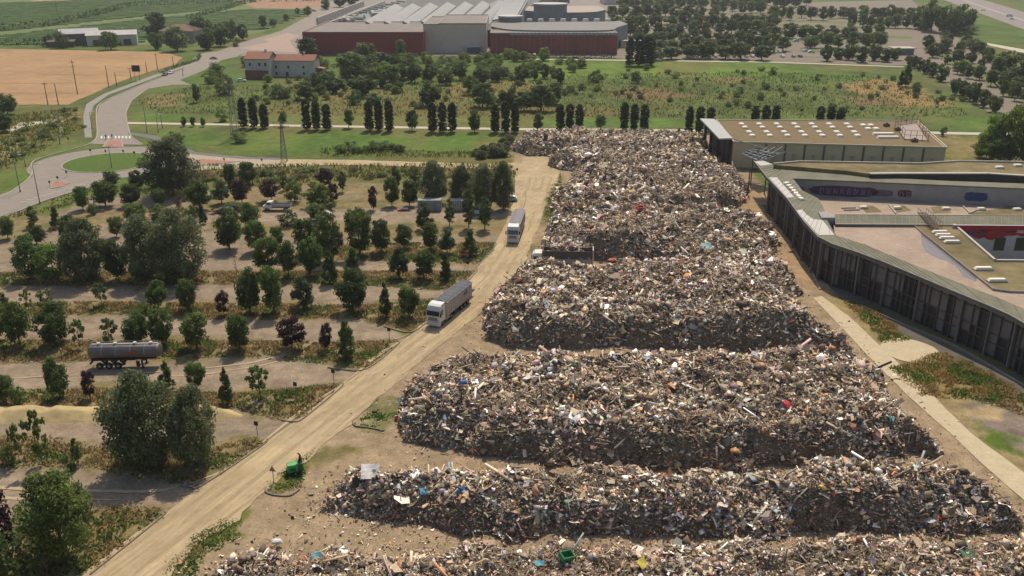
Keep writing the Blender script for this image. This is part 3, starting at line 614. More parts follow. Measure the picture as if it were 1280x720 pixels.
# pile of yellow grain husks on the parking lane
gp = P2([(-120, 530), (0, 529), (80, 529), (150, 528), (215, 527), (285, 524), (305, 520), (290, 512), (255, 506), (140, 508), (0, 508), (-120, 508)])
xs = [p[0] for p in gp]; ys = [p[1] for p in gp]
X, Y = np.meshgrid(np.arange(min(xs)-1, max(xs)+1, .3), np.arange(min(ys)-1, max(ys)+1, .25)); d = sdist(X+(fbm(X/2, Y/2, 3)-.5), Y, gp)
Z = np.where(d > 0, np.minimum(d*.6, 1.05)*(.6+.5*np.abs(np.sin(X/2.1+fbm(X/5, Y/5, 4)*3)))+(fbm(X/.7, Y/.7, 6)-.5)*.18, -.15)
nx_ = X.shape[1]; q = (np.arange(X.shape[0]-1)[:, None]*nx_+np.arange(nx_-1)[None]).ravel(); Fh = np.stack([q, q+1, q+nx_+1, q+nx_], 1)
m_husk = mat('pale_husks', (.45, .35, .18), .95, .12, 1.5, bump=.4, spec=.1)
tag(link('grain_heap', npmesh('grain_heap', np.stack([X.ravel(), Y.ravel(), Z.ravel()], 1), Fh, None, m_husk)), 'long low heap of pale yellow husks behind the grey green willows', 'heap')

# ================================================================ TREES
m_bark = mat('bark', (.12, .09, .065), .9, .3, 4)
L_mid = leafmat('leaves_green', (.100, .158, .044)); L_dark = leafmat('leaves_dark', (.076, .125, .038)); L_will = leafmat('leaves_willow', (.130, .162, .076))
L_plum = leafmat('leaves_plum', (.058, .030, .036), .12); L_lime = leafmat('leaves_lime', (.11, .18, .035)); L_cyp = leafmat('leaves_cypress', (.036, .074, .025), .1)
L_far = leafmat('leaves_far', (.098, .155, .048), .28); L_brown = leafmat('leaves_brown', (.12, .09, .04))
def crown(name, seed, n, leaf, prof, nclump, crad, zb, lm, outer=.85, flat=.75, nar=1.0):
    """crown of small leaf faces; unit width and unit total height; prof(h)->radius 0..0.5"""
    r = np.random.default_rng(seed); cl = []
    lob = r.uniform(.82, 1.12, 8)
    while len(cl) < nclump:
        h = r.uniform(0.03, .97); a = r.uniform(0, 2*math.pi); rad = prof(h)*lob[int(a/6.2832*8) % 8]
        if r.uniform() > (rad/.5+.15): continue
        rr = rad*outer*math.sqrt(r.uniform(.12, 1)); cl.append((rr*math.cos(a), rr*math.sin(a), zb+(1-zb)*h, crad*r.uniform(.65, 1.2), r.uniform(.68, 1.32)))
    cl = np.array(cl); w_ = cl[:, 3]**2; ci = r.choice(len(cl), n, p=w_/w_.sum()); c = cl[ci]
    d = r.normal(size=(n, 3)); d /= np.linalg.norm(d, axis=1)[:, None]; rad = c[:, 3]*r.uniform(.45, 1.08, n)
    asp = 1-zb
    p = c[:, :3]+d*rad[:, None]*np.array([1, 1, flat/nar]) 
    nn = d*.8+r.normal(size=(n, 3))*.75+np.array([0, 0, .35]); nn /= np.linalg.norm(nn, axis=1)[:, None]
    t = r.normal(size=(n, 3)); t -= (t*nn).sum(1)[:, None]*nn; t /= np.linalg.norm(t, axis=1)[:, None]; b = np.cross(nn, t)
    s = leaf*r.uniform(.6, 1.4, n)[:, None]/2
    sn = s*np.array([1, 1, 1/nar]); V_ = np.stack([p-t*sn, p-b*sn*.62, p+t*sn, p+b*sn*.62], 1).reshape(-1, 3); F_ = np.arange(4*n).reshape(-1, 4)
    col = (c[:, 4]*r.uniform(.72, 1.28, n))[:, None]*np.ones(3); col[:, 0] *= r.uniform(.85, 1.2, n); V_[:, 2] = np.clip(V_[:, 2], .005, 1.03)
    return npmesh(name, V_, F_, np.repeat(col, 4, 0), lm), cl
def trunkmesh(name, seed, cl, rad, top, lm=.35, n_l=7):
    b = MB(); r = random.Random(seed); p = Vector((0, 0, -.02)); zz = [0, .3, .65, 1]
    pts = [Vector((0, 0, -.02))]+[Vector((r.uniform(-.02, .02), r.uniform(-.02, .02), top*z)) for z in zz[1:]]
    for i in range(3): b.tube(pts[i], pts[i+1], rad*(1-.25*i), rad*(.75-.25*i)+.001, 7, cap=False)
    for k in range(min(n_l, len(cl))):
        c = cl[r.randrange(len(cl))]; s = pts[1].lerp(pts[3], r.uniform(0, .9)); e = Vector(c[:3]); mid = s.lerp(e, .5)+Vector((0, 0, -.03)); b.tube(s, mid, rad*.4, rad*.27, 5, cap=False); b.tube(mid, e, rad*.27, rad*.08, 5, cap=False)
    for i, v in enumerate(b.v): pass
    me = b.build(name, m_bark, smooth=True); m = me.data; bpy.data.objects.remove(me); return m
ell = lambda h: .5*math.sqrt(max(0, 1-(2*h-1)**2))**.9
rnd = lambda h: .5*(math.sin(math.pi*min(1, h*.95+.05))**.6)
con = lambda h: .5*max(0, (1-h))**.75*min(1, .55+h*4)
wil = lambda h: .5*min(1, (1-h)*2.2)**.6*min(1, .45+h*2)
colm = lambda h: .5*min(1, (1-h)*3.2)**.7*min(1, .45+h*3)
ovo = lambda h: .5*min(1, (1-h)*1.5)**.8*min(1, .35+h*2.6)
cyp = lambda h: .46*min(1, (1-h)*5)**.6*min(1, .75+h*3)
spar = lambda h: .5*min(1, .3+h*1.2)*min(1, (1-h)*2.5+.2)
SPEC = {  # name: (variants, n leaves, leaf size, profile, clumps, clump radius, crown base, material, trunk radius, trunk top)
 'maple': (6, 5200, .062, ell, 60, .145, .17, L_mid, .030, .75), 'darkmaple': (4, 5600, .058, ell, 60, .145, .12, L_dark, .030, .75), 'linden': (4, 4600, .062, con, 62, .12, .08, L_dark, .028, .85),
 'willow': (4, 17000, .034, wil, 190, .105, .05, L_will, .022, .8), 'plum': (3, 3600, .060, rnd, 40, .14, .16, L_plum, .025, .7), 'sparse': (4, 900, .085, spar, 20, .11, .22, L_mid, .022, .8),
 'lime': (2, 4000, .055, rnd, 50, .14, .05, L_lime, .02, .7), 'upright': (3, 3000, .09, colm, 90, .15, .10, L_dark, .04, .9), 'cypress': (4, 5200, .15, cyp, 280, .14, .015, L_cyp, .05, .9),
 'bush': (4, 1500, .075, rnd, 26, .17, .0, L_mid, .02, .5), 'darkbush': (3, 1500, .075, rnd, 26, .17, .0, L_dark, .02, .5), 'brownbush': (2, 900, .07, rnd, 26, .15, .0, L_brown, .015, .5),
 'far': (6, 2000, .095, ell, 36, .17, .14, L_far, .035, .7), 'fardark': (4, 2000, .095, rnd, 36, .17, .08, L_dark, .035, .7), 'big': (2, 15000, .034, rnd, 150, .105, .10, L_mid, .022, .8),
 'bare': (1, 120, .04, colm, 24, .12, .1, L_brown, .04, .95), 'bluemaple': (2, 3800, .06, ovo, 44, .14, .14, leafmat('leaves_bluegreen', (.064, .122, .055)), .028, .8)}
KINDN = {'maple': 'maple_tree', 'darkmaple': 'maple_tree', 'linden': 'linden_tree', 'willow': 'willow_tree', 'plum': 'plum_tree', 'sparse': 'young_tree', 'lime': 'leafy_bush', 'upright': 'upright_tree', 'cypress': 'cypress_tree', 'bush': 'bush', 'darkbush': 'bush',
         'brownbush': 'bush', 'far': 'broadleaf_tree', 'fardark': 'broadleaf_tree', 'big': 'broadleaf_tree', 'bare': 'bare_shrub', 'bluemaple': 'maple_tree'}
ADJ = {'maple': 'round green tree', 'darkmaple': 'dense dark green tree', 'linden': 'dark conical tree', 'willow': 'tall grey green willow', 'plum': 'dark purple tree', 'sparse': 'thin sparse young tree', 'lime': 'light green bushy tree',
       'upright': 'slim upright dark tree', 'cypress': 'narrow columnar cypress', 'bush': 'low green bush', 'darkbush': 'dark green bush', 'brownbush': 'brownish dry bush', 'far': 'rounded green tree', 'fardark': 'dark green tree', 'big': 'large spreading green tree', 'bare': 'nearly bare grey shrub', 'bluemaple': 'bluish green tree'}
PROTO = {}
def proto(sp):
    if sp in PROTO: return PROTO[sp]
    nv, n, leaf, prof, ncl, crad, zb, lm, tr, tt = SPEC[sp]; out = []
    for i in range(nv):
        cm, cl = crown('crown', 1000+i*31+len(sp)*7, n, leaf, prof, ncl, crad, zb, lm, outer=.95 if sp == 'cypress' else .85, nar={'cypress': 4.2, 'upright': 2.4, 'linden': 1.3}.get(sp, 1.0)); out.append((cm, trunkmesh('trunk', i*13+5, cl, tr, tt)))
    PROTO[sp] = out; return out
trr = random.Random(99)
def tree(x, base, top, wpx, sp, label, group=None, z=0.0, cat=None):
    p = P(x, base); H = max(.6, ZAT(x, base, top)); W = wpx/S(base)*1.06
    v = trr.choice(proto(sp)); e = empty(KINDN[sp], (p.x, p.y, z), trr.uniform(0, 6.28)); e.scale = (W, W, H)
    for nm, me in (('trunk', v[1]), ('crown', v[0])):
        o = bpy.data.objects.new(nm, me); COL.objects.link(o); o.parent = e
    c = cat or ('bush' if 'bush' in KINDN[sp] or sp == 'bare' else 'tree'); tag(e, label, c, group); return e
def row(phrase, group, items):
    from collections import Counter
    items = sorted(items, key=lambda t: t[0]); tot = Counter(t[4] for t in items); seen = Counter()
    for x, top, base, wd, sp in items:
        k = seen[sp]; seen[sp] += 1
        lab = ADJ[sp]+', '+(('leftmost such' if k == 0 else ORD[k]+' such from left') if tot[sp] > 1 else 'the only such')+' '+phrase
        if len(lab.split()) > 16: print('LONG', lab)
        tree(x, base, top, wd, sp, lab, group)
G1 = 'trees planted in strips on the parking lot'
row('behind the silver tanker', G1, [(-2, 375, 425, 30, 'maple'), (5, 366, 392, 16, 'darkmaple'), (25, 380, 431, 36, 'maple'), (68, 382, 430, 42, 'darkmaple'), (100, 398, 434, 22, 'sparse'), (138, 399, 433, 27, 'sparse'), (172, 390, 431, 34, 'darkmaple'), (203, 388, 431, 34, 'maple'),
    (246, 392, 436, 38, 'maple'), (300, 395, 437, 34, 'maple'), (365, 397, 436, 38, 'plum'), (409, 405, 437, 19, 'plum'), (434, 400, 447, 31, 'linden')])
row('in strip left of nearer lorry', G1, [(36, 363, 388, 16, 'sparse'), (60, 362, 392, 20, 'bush'), (70, 374, 396, 28, 'bush'), (128, 353, 383, 22, 'sparse'), (198, 352, 385, 26, 'maple'), (235, 350, 387, 26, 'maple'), (280, 364, 395, 17, 'plum'),
    (313, 335, 391, 32, 'darkmaple'), (343, 334, 391, 34, 'maple'), (380, 347, 385, 32, 'bluemaple'), (441, 338, 388, 39, 'darkmaple'), (482, 353, 396, 18, 'linden'), (511, 358, 396, 26, 'maple')])
row('in strip beside red round sign', G1, [(336, 297, 340, 36, 'maple'), (361, 302, 346, 24, 'maple'), (389, 299, 344, 29, 'maple'), (413, 313, 354, 25, 'linden'), (442, 310, 345, 26, 'linden'), (499, 308, 347, 27, 'bluemaple'), (530, 313, 348, 27, 'maple'), (557, 316, 350, 21, 'linden'), (296, 320, 345, 9, 'bare'),
    (38, 297, 348, 36, 'darkmaple'), (68, 305, 348, 48, 'lime'), (108, 275, 350, 64, 'willow'), (148, 300, 350, 30, 'darkmaple'), (183, 270, 349, 58, 'willow'), (228, 262, 351, 72, 'willow')])
row('in strip below farther lorry', G1, [(287, 261, 311, 38, 'darkmaple'), (321, 276, 314, 28, 'maple'), (347, 284, 308, 20, 'maple'), (383, 274, 319, 32, 'darkmaple'), (412, 267, 326, 36, 'darkmaple'), (450, 262, 319, 34, 'maple'), (477, 276, 315, 26, 'maple'), (505, 281, 310, 23, 'maple'), (538, 280, 312, 23, 'maple'), (559, 285, 316, 24, 'bluemaple'), (588, 287, 320, 25, 'linden'),
    (313, 254, 285, 26, 'maple'), (254, 254, 280, 13, 'linden'), (292, 252, 262, 30, 'bush'), (360, 262, 282, 26, 'darkbush'), (396, 255, 275, 24, 'maple')])
row('near the grey site container', G1, [(453, 262, 288, 24, 'darkmaple'), (531, 249, 286, 26, 'linden'), (562, 248, 283, 14, 'upright'), (586, 235, 285, 17, 'upright'), (606, 246, 287, 18, 'upright')])
row('beyond the parked flatbed pickup', G1, [(467, 234, 262, 16, 'plum'), (490, 222, 257, 20, 'maple'), (512, 226, 257, 21, 'maple'), (495, 209, 235, 13, 'darkmaple'), (520, 206, 246, 15, 'upright'), (542, 202, 254, 38, 'willow'), (577, 208, 256, 34, 'willow'), (604, 204, 262, 36, 'willow'), (629, 202, 262, 30, 'willow'),
    (303, 224, 254, 26, 'plum'), (340, 224, 250, 26, 'plum'), (368, 226, 252, 24, 'lime'), (395, 229, 258, 36, 'lime'), (405, 211, 234, 23, 'plum'), (417, 229, 254, 15, 'plum'), (428, 214, 240, 10, 'upright'), (355, 214, 238, 8, 'upright'), (310, 203, 230, 24, 'maple'), (288, 205, 232, 15, 'maple'), (250, 227, 262, 32, 'maple'), (277, 224, 254, 24, 'bluemaple'), (413, 246, 262, 14, 'darkbush')])
tree(216, 244, 171, 64, 'willow', 'big round grey green willow right beside the roundabout', G1)
row('in scrub just below the roundabout', G1, [(140, 214, 233, 22, 'darkmaple'), (172, 214, 236, 21, 'darkmaple'), (132, 227, 258, 32, 'maple'), (164, 231, 257, 26, 'maple'), (104, 234, 262, 20, 'maple'), (170, 254, 278, 30, 'maple'), (200, 236, 257, 17, 'maple'), (225, 237, 262, 16, 'brownbush'), (190, 228, 244, 22, 'brownbush'),
    (43, 257, 284, 13, 'upright'), (46, 279, 305, 20, 'darkmaple'), (71, 258, 284, 18, 'linden'), (88, 269, 302, 22, 'darkmaple'), (10, 271, 298, 20, 'maple'), (146, 271, 296, 18, 'maple'), (198, 256, 276, 20, 'bush'), (116, 252, 268, 14, 'bush'), (240, 255, 278, 18, 'bush')])
row('between silver tanker and husk heap', G1, [(75, 447, 497, 30, 'darkmaple'), (113, 464, 498, 19, 'plum'), (160, 462, 490, 15, 'linden'), (209, 451, 486, 24, 'linden'), (246, 452, 487, 24, 'maple'), (284, 459, 504, 21, 'linden'), (326, 456, 499, 32, 'sparse'), (5, 468, 503, 28, 'maple'), (22, 480, 504, 20, 'bush')])
row('in front of the husk heap', G1, [(25, 529, 578, 18, 'sparse'), (53, 515, 580, 32, 'sparse'), (98, 547, 581, 12, 'upright'), (186, 468, 578, 96, 'willow'), (246, 484, 580, 64, 'willow'), (86, 568, 588, 22, 'bush'), (12, 552, 580, 24, 'bush')])
tree(82, 700, 593, 100, 'big', 'large dark green tree in the bottom left corner beside the track', G1)
tree(-4, 700, 612, 60, 'plum', 'dark purple tree cut by the left edge near the bottom corner', G1)
tree(20, 745, 668, 80, 'darkbush', 'dark bush under the large tree in the bottom left corner', G1)
row('by the meadow path, far left', 'trees at the left edge', [(10, 117, 143, 25, 'darkmaple'), (3, 138, 165, 27, 'darkmaple')])
CY = [(305, 122, 160), (318, 122, 160), (331, 130, 160), (384, 124, 162), (396.5, 124, 162), (409, 130, 162), (462, 126, 163), (474, 126, 163), (487, 126, 164), (541, 128, 165), (553.5, 128, 165), (565.5, 128, 165), (619, 130, 165.5), (632, 126, 165.5), (644, 128, 165.5),
      (700, 130, 163), (712, 130, 163), (724, 130, 164), (780, 128, 162), (792.5, 130, 162), (805, 130, 162), (861, 133, 166), (874, 133, 166), (887, 134, 164), (943, 132, 160), (956, 132, 160), (968.5, 132, 160), (1024, 133, 160), (1037, 133, 160), (1049, 134, 160)]
TR = 'first,second,third,fourth,fifth,sixth,seventh,eighth,ninth,tenth'.split(',')
for i, (x, t, b_) in enumerate(CY):
    tree(x, b_, t-1, 10.8, 'cypress', 'columnar cypress, %s of the %s trio from left on the pale path' % (('left one', 'middle one', 'right one')[i % 3], TR[i//3]), 'cypresses in groups of three along the path')
for i, (x, t, b_, w_) in enumerate([(354, 140, 158, 10), (436, 138, 160, 14), (515, 138, 163, 15), (593, 138, 165, 15), (672, 142, 163, 14), (751, 144, 162, 18), (230, 146, 158, 7), (242, 146, 158, 7), (254, 147, 158, 7)]):
    tree(x, b_, t, w_, 'far', 'small round tree on the pale path, %s counting from the left' % ORD[[3, 4, 5, 6, 7, 8, 0, 1, 2][i]].replace('leftmost', 'first'), 'small round trees between the cypress groups')
row('round the farm, top left', 'trees round the farm', [(139, 40, 62, 24, 'far'), (196, 16, 46, 32, 'fardark'), (222, 34, 64, 32, 'far'), (197, 38, 62, 18, 'fardark'), (253, 20, 42, 30, 'fardark'), (259, 35, 62, 24, 'fardark'), (276, 26, 58, 24, 'fardark'), (288, 22, 50, 20, 'fardark'), (304, 30, 50, 15, 'far'), (77, 38, 60, 22, 'darkbush'), (62, 42, 58, 14, 'darkbush'), (296, 47, 58, 12, 'bush')])
row('in rough meadow by the farmhouse', 'bushes in the rough meadow', [(270, 78, 99, 26, 'darkbush'), (281, 92, 118, 26, 'darkbush'), (246, 105, 128, 11, 'far'), (264, 86, 104, 22, 'bush'), (277, 136, 152, 16, 'bush'), (306, 70, 84, 12, 'bush'), (222, 163, 178, 22, 'bush'), (300, 165, 178, 22, 'bush')])
row('in belt before the red factory', 'tree belt in front of the factory', [(385, 47, 72, 28, 'fardark'), (437, 65, 98, 40, 'far'), (455, 54, 82, 28, 'far'), (500, 50, 74, 15, 'far'), (400, 88, 112, 26, 'fardark'), (452, 92, 120, 36, 'fardark'), (488, 82, 108, 30, 'far'), (420, 95, 116, 26, 'fardark'), (350, 104, 122, 32, 'darkbush'), (383, 102, 124, 26, 'far'), (401, 104, 118, 12, 'fardark'),
    (475, 98, 110, 14, 'fardark'), (497, 100, 115, 16, 'fardark'), (445, 112, 130, 16, 'bush'), (466, 117, 130, 22, 'fardark'), (539, 104, 132, 28, 'fardark'), (557, 88, 106, 22, 'far'), (538, 80, 101, 20, 'fardark'), (519, 78, 103, 20, 'fardark'), (505, 80, 100, 20, 'fardark'), (574, 78, 100, 18, 'fardark'), (588, 94, 118, 26, 'lime'), (602, 82, 104, 22, 'fardark'), (603, 104, 134, 30, 'far'), (635, 108, 134, 24, 'fardark'), (620, 85, 102, 18, 'fardark'), (630, 84, 98, 16, 'far'),
    (650, 82, 104, 20, 'fardark'), (668, 86, 100, 10, 'fardark'), (681, 80, 98, 12, 'fardark'), (697, 85, 104, 18, 'fardark'), (742, 88, 102, 15, 'darkbush'), (795, 88, 104, 17, 'darkbush'), (676, 107, 138, 34, 'far'), (655, 115, 138, 22, 'far'), (693, 104, 130, 22, 'fardark'), (779, 110, 117, 12, 'darkbush'), (748, 105, 113, 9, 'bush'), (460, 70, 90, 22, 'fardark'), (475, 66, 84, 26, 'far'), (490, 68, 86, 20, 'fardark')])
tree(787, 82, 45, 11, 'cypress', 'left one of three tall dark trees at the right end of the factory', 'tall dark trees at the factory corner')
tree(798, 82, 42, 11, 'cypress', 'middle one of three tall dark trees at the right end of the factory', 'tall dark trees at the factory corner')
tree(809, 82, 43, 19, 'cypress', 'widest and rightmost of three tall dark trees by the factory corner', 'tall dark trees at the factory corner')
def scatter(quad, n, wr, ar, sps, label, group, seed, mind=6):
    rr = random.Random(seed); done = []; x0 = min(p[0] for p in quad); x1 = max(p[0] for p in quad); y0 = min(p[1] for p in quad); y1 = max(p[1] for p in quad); t = 0
    while len(done) < n and t < 9000:
        t += 1; x = rr.uniform(x0, x1); y = rr.uniform(y0, y1)
        if sdist(np.array(x), np.array(y), quad) < 0 or any(abs(x-a)+abs(y-c)*2.5 < mind for a, c in done): continue
        done.append((x, y))
    for k_, (x, y) in enumerate(sorted(done)):
        w_ = rr.uniform(*wr); sp = rr.choice(sps); e = tree(x, y, y-w_*rr.uniform(*ar), w_, sp, label+', '+nth(k_), group); e.name = 'bush'; e['category'] = 'bush'
scatter([(395, 82), (470, 75), (640, 72), (735, 80), (720, 92), (640, 98), (480, 100), (400, 100)], 75, (12, 20), (.6, .9), ['bush', 'lime', 'lime'], 'crowded light green bush below factory wall', 'light green bushes below the factory wall', 5, 8)
scatter([(320, 95), (740, 100), (760, 125), (600, 140), (320, 130)], 70, (7, 15), (.5, .8), ['bush', 'darkbush', 'lime'], 'bush in meadow behind the cypresses', 'bushes in the meadow behind the cypresses', 6, 14)
scatter([(740, 84), (1090, 90), (1220, 130), (1200, 138), (960, 140), (740, 118)], 62, (6, 13), (.5, .8), ['bush', 'lime', 'bush'], 'small bush in meadow behind the hall', 'small bushes in the meadow behind the hall', 8, 14)
scatter([(420, 186), (500, 186), (500, 192), (425, 191)], 12, (11, 18), (.5, .7), ['willow', 'bush'], 'grey green bush in the low hedge left of the sandy lane', 'low hedge beyond the sandy lane', 9, 9)
scatter([(590, 190), (636, 180), (636, 196), (592, 199)], 12, (12, 20), (.55, .8), ['willow'], 'grey willow bush beside the junction of the sandy lanes', 'grey bushes by the lane junction', 10, 8)
scatter([(235, 214), (640, 212), (640, 222), (470, 223), (240, 230)], 45, (9, 18), (.3, .5), ['bush', 'brownbush'], 'low weedy bush in the rough verge below the sandy lane', 'weedy bushes in the verge', 12, 10)
scatter([(0, 176), (100, 130), (110, 160), (60, 184), (0, 206)], 26, (7, 12), (.4, .6), ['bush'], 'low bush in the weedy verge left of the main road', 'low bushes left of the main road', 13, 8)
scatter([(30, 292), (230, 262), (330, 256), (330, 262), (120, 292), (20, 304)], 22, (10, 16), (.4, .6), ['bush', 'brownbush'], 'weedy bush at the upper edge of the parking lot', 'weeds at the upper edge of the parking lot', 15, 12)
scatter([(1255, 60), (1150, 70), (1180, 60), (1260, 58)], 4, (12, 18), (.5, .7), ['darkbush'], 'dark bush on the slope beside the motorway', 'bushes by the motorway', 14, 12)
row('on slope below the motorway', 'bushes by the motorway', [(1181, 37, 50, 14, 'darkbush'), (1215, 47, 61, 26, 'darkbush'), (1227, 52, 65, 14, 'darkbush'), (1257, 62, 88, 36, 'fardark'), (1275, 75, 105, 30, 'fardark'), (1262, 90, 108, 20, 'fardark'), (1212, 32, 43, 20, 'bush')])
row('at meadow edge behind the hall', 'trees at the meadow edge', [(1132, 76, 108, 15, 'linden'), (1126, 88, 108, 12, 'linden'), (1145, 102, 117, 14, 'darkbush'), (1179, 158, 170, 9, 'darkbush'), (1170, 124, 130, 8, 'darkbush')])
row('in avenue beside right parking', 'avenue trees by the parking', [(1137, 68, 82, 11, 'fardark'), (1142, 70, 85, 11, 'fardark'), (1149, 72, 88, 12, 'fardark'), (1157, 74, 92, 13, 'fardark'), (1165, 78, 96, 14, 'fardark'), (1176, 80, 102, 17, 'fardark'), (1193, 95, 118, 14, 'fardark'), (1203, 101, 122, 15, 'fardark'), (1212, 103, 126, 16, 'fardark'), (1220, 104, 130, 17, 'fardark'), (1229, 112, 134, 15, 'fardark'), (1243, 117, 140, 19, 'fardark'), (1268, 103, 126, 14, 'far')])
row('in diagonal rows of right parking', 'trees in the right parking rows', [(1196, 62, 80, 16, 'far'), (1203, 75, 94, 13, 'far'), (1166, 54, 72, 16, 'far'), (1181, 47, 66, 15, 'far'), (1210, 80, 98, 12, 'far'), (1224, 82, 100, 16, 'far'), (1238, 88, 108, 16, 'far'), (1254, 100, 120, 12, 'far'), (1164, 48, 60, 8, 'far'), (1234, 60, 76, 14, 'far'), (1247, 72, 92, 20, 'fardark')])
it = []
for a_, c_, n_ in ((1186, 58, 7), (1206, 58, 7), (1224, 66, 5), (1158, 60, 4), (1240, 96, 4)):
    for j in range(n_): it.append((a_+j*13+trr.uniform(-2, 2), c_+j*10.5-12-trr.uniform(0, 5), c_+j*10.5+trr.uniform(-1, 1), trr.uniform(10, 15), trr.choice(['far', 'fardark'])))
row('in far right parking corner', 'parking trees', it)
row('in dark copse beside the motorway', 'dark copse beside the motorway', [(1148, 4, 36, 26, 'fardark'), (1164, 0, 40, 28, 'fardark'), (1182, 4, 42, 30, 'fardark'), (1200, 6, 41, 28, 'fardark'), (1155, 10, 38, 22, 'fardark'), (1192, 12, 44, 22, 'fardark'), (1208, 14, 38, 16, 'fardark')])
# parking rows of trees, right of the factory
k = 0
for yb, xa, xb, gap, sp, what in ((74, 818, 968, 22, 'far', 'first row from meadow, left parking'), (64, 825, 985, 15, 'far', 'second row from meadow, left parking'), (54, 800, 975, 14, 'fardark', 'third row from meadow, left parking'), (44, 775, 975, 15, 'far', 'fourth row from meadow, left parking'), (33, 770, 965, 16, 'fardark', 'fifth row from meadow, left parking'), (22, 765, 900, 14, 'far', 'sixth row from meadow, left parking'), (12, 780, 900, 14, 'far', 'farthest row of left parking'),
                                (76, 1032, 1125, 14, 'fardark', 'first row from meadow, right parking'), (60, 1015, 1100, 16, 'far', 'second row from meadow, right parking'), (49, 985, 1100, 18, 'fardark', 'third row from meadow, right parking'), (35, 1065, 1140, 11, 'far', 'fourth row from meadow, right parking'), (24, 965, 1140, 12, 'far', 'fifth row from meadow, right parking'), (8, 910, 1010, 12, 'far', 'distant green row, top edge'), (16, 905, 960, 11, 'far', 'distant row beside light lawn')):
    it = []; x = xa
    while x < xb: it.append((x+trr.uniform(-2, 2), yb-14-trr.uniform(0, 7)*(yb/70+.3), yb+trr.uniform(-2, 2), gap*trr.uniform(.95, 1.35), sp)); x += gap*trr.uniform(.9, 1.15)
    row('in '+what, 'parking trees', it[:30])
row('in thicket behind the long building', 'thicket behind the long building', [(1240, 143, 199, 38, 'lime'), (1262, 132, 202, 50, 'lime'), (1288, 140, 205, 52, 'lime'), (1225, 165, 196, 26, 'lime'), (1250, 170, 203, 40, 'big')])
row('at far top edge left of factory', 'trees on the horizon', [(330, 20, 36, 12, 'far'), (342, 24, 34, 10, 'far'), (358, 18, 26, 8, 'far'), (385, 8, 20, 11, 'far'), (407, 0, 12, 14, 'fardark'), (425, -8, 9, 18, 'fardark'), (440, -6, 6, 16, 'fardark'), (407, -2, 8, 12, 'far'), (372, 10, 18, 7, 'far')])
def hedge(name, pts, h, wd, label, seed, lm=L_dark, sc=1.6):
    q = P2(pts); V_ = []; r = np.random.default_rng(seed); P_ = []
    for i in range(len(q)-1):
        a = np.array(q[i]); b_ = np.array(q[i+1]); L = np.linalg.norm(b_-a); n = int(L*6/sc); t = r.uniform(0, 1, n)[:, None]; xy = a+(b_-a)*t+r.normal(0, wd/3, (n, 2)); P_.append(np.c_[xy, r.uniform(0, h, n)])
    p = np.concatenate(P_); n = len(p); nn = r.normal(size=(n, 3)); nn /= np.linalg.norm(nn, axis=1)[:, None]; t = np.cross(nn, r.normal(size=(n, 3))); t /= np.linalg.norm(t, axis=1)[:, None]; b_ = np.cross(nn, t); s = sc*.5*r.uniform(.6, 1.3, (n, 1))
    V_ = np.stack([p-t*s, p-b_*s*.7, p+t*s, p+b_*s*.7], 1).reshape(-1, 3); V_[:, 2] = np.maximum(V_[:, 2], 0); c = np.repeat(r.uniform(.7, 1.3, (n, 1))*np.ones(3), 4, 0)
    tag(link(name, npmesh(name, V_, np.arange(4*n).reshape(-1, 4), c, lm)), label, 'hedge')
hedge('field_hedge', [(-40, 40), (0, 39), (60, 33), (120, 20), (165, 8), (300, 3), (460, 0)], 5, 6, 'long dark hedge crossing the green fields top left', 1, sc=2.4)
hedge('field_hedge', [(-30, 57), (40, 56), (70, 59)], 4, 5, 'short dark hedge left of the grey farm shed', 2, sc=2)
hedge('field_hedge', [(235, 25), (270, 15), (300, 6), (320, 2)], 4, 4, 'thin dark hedge running up from the farm into the vineyard', 3, sc=2.2)
hedge('clipped_hedge', [(590, 68), (665, 70.5)], 2.2, 2, 'clipped hedge in front of the beige block and red facade', 4, sc=1)
hedge('clipped_hedge', [(690, 71.5), (768, 73)], 2.2, 2, 'clipped hedge with parked cars right of the first, before the factory', 5, sc=1)
hedge('roadside_hedge', [(200, 92), (225, 83), (247, 76), (250, 70)], 1.6, 1.5, 'low green hedge between cycle path and main road', 6, lm=L_mid, sc=1)
hedge('roadside_hedge', [(64, 254), (100, 244), (120, 236)], .9, 2.0, 'brownish low hedge along the road left of the roundabout', 7, lm=L_brown, sc=.6)
hedge('roadside_hedge', [(10, 272), (64, 262), (95, 252)], .9, 2.0, 'dry brown hedge between left road and parking lot', 8, lm=L_brown, sc=.6)
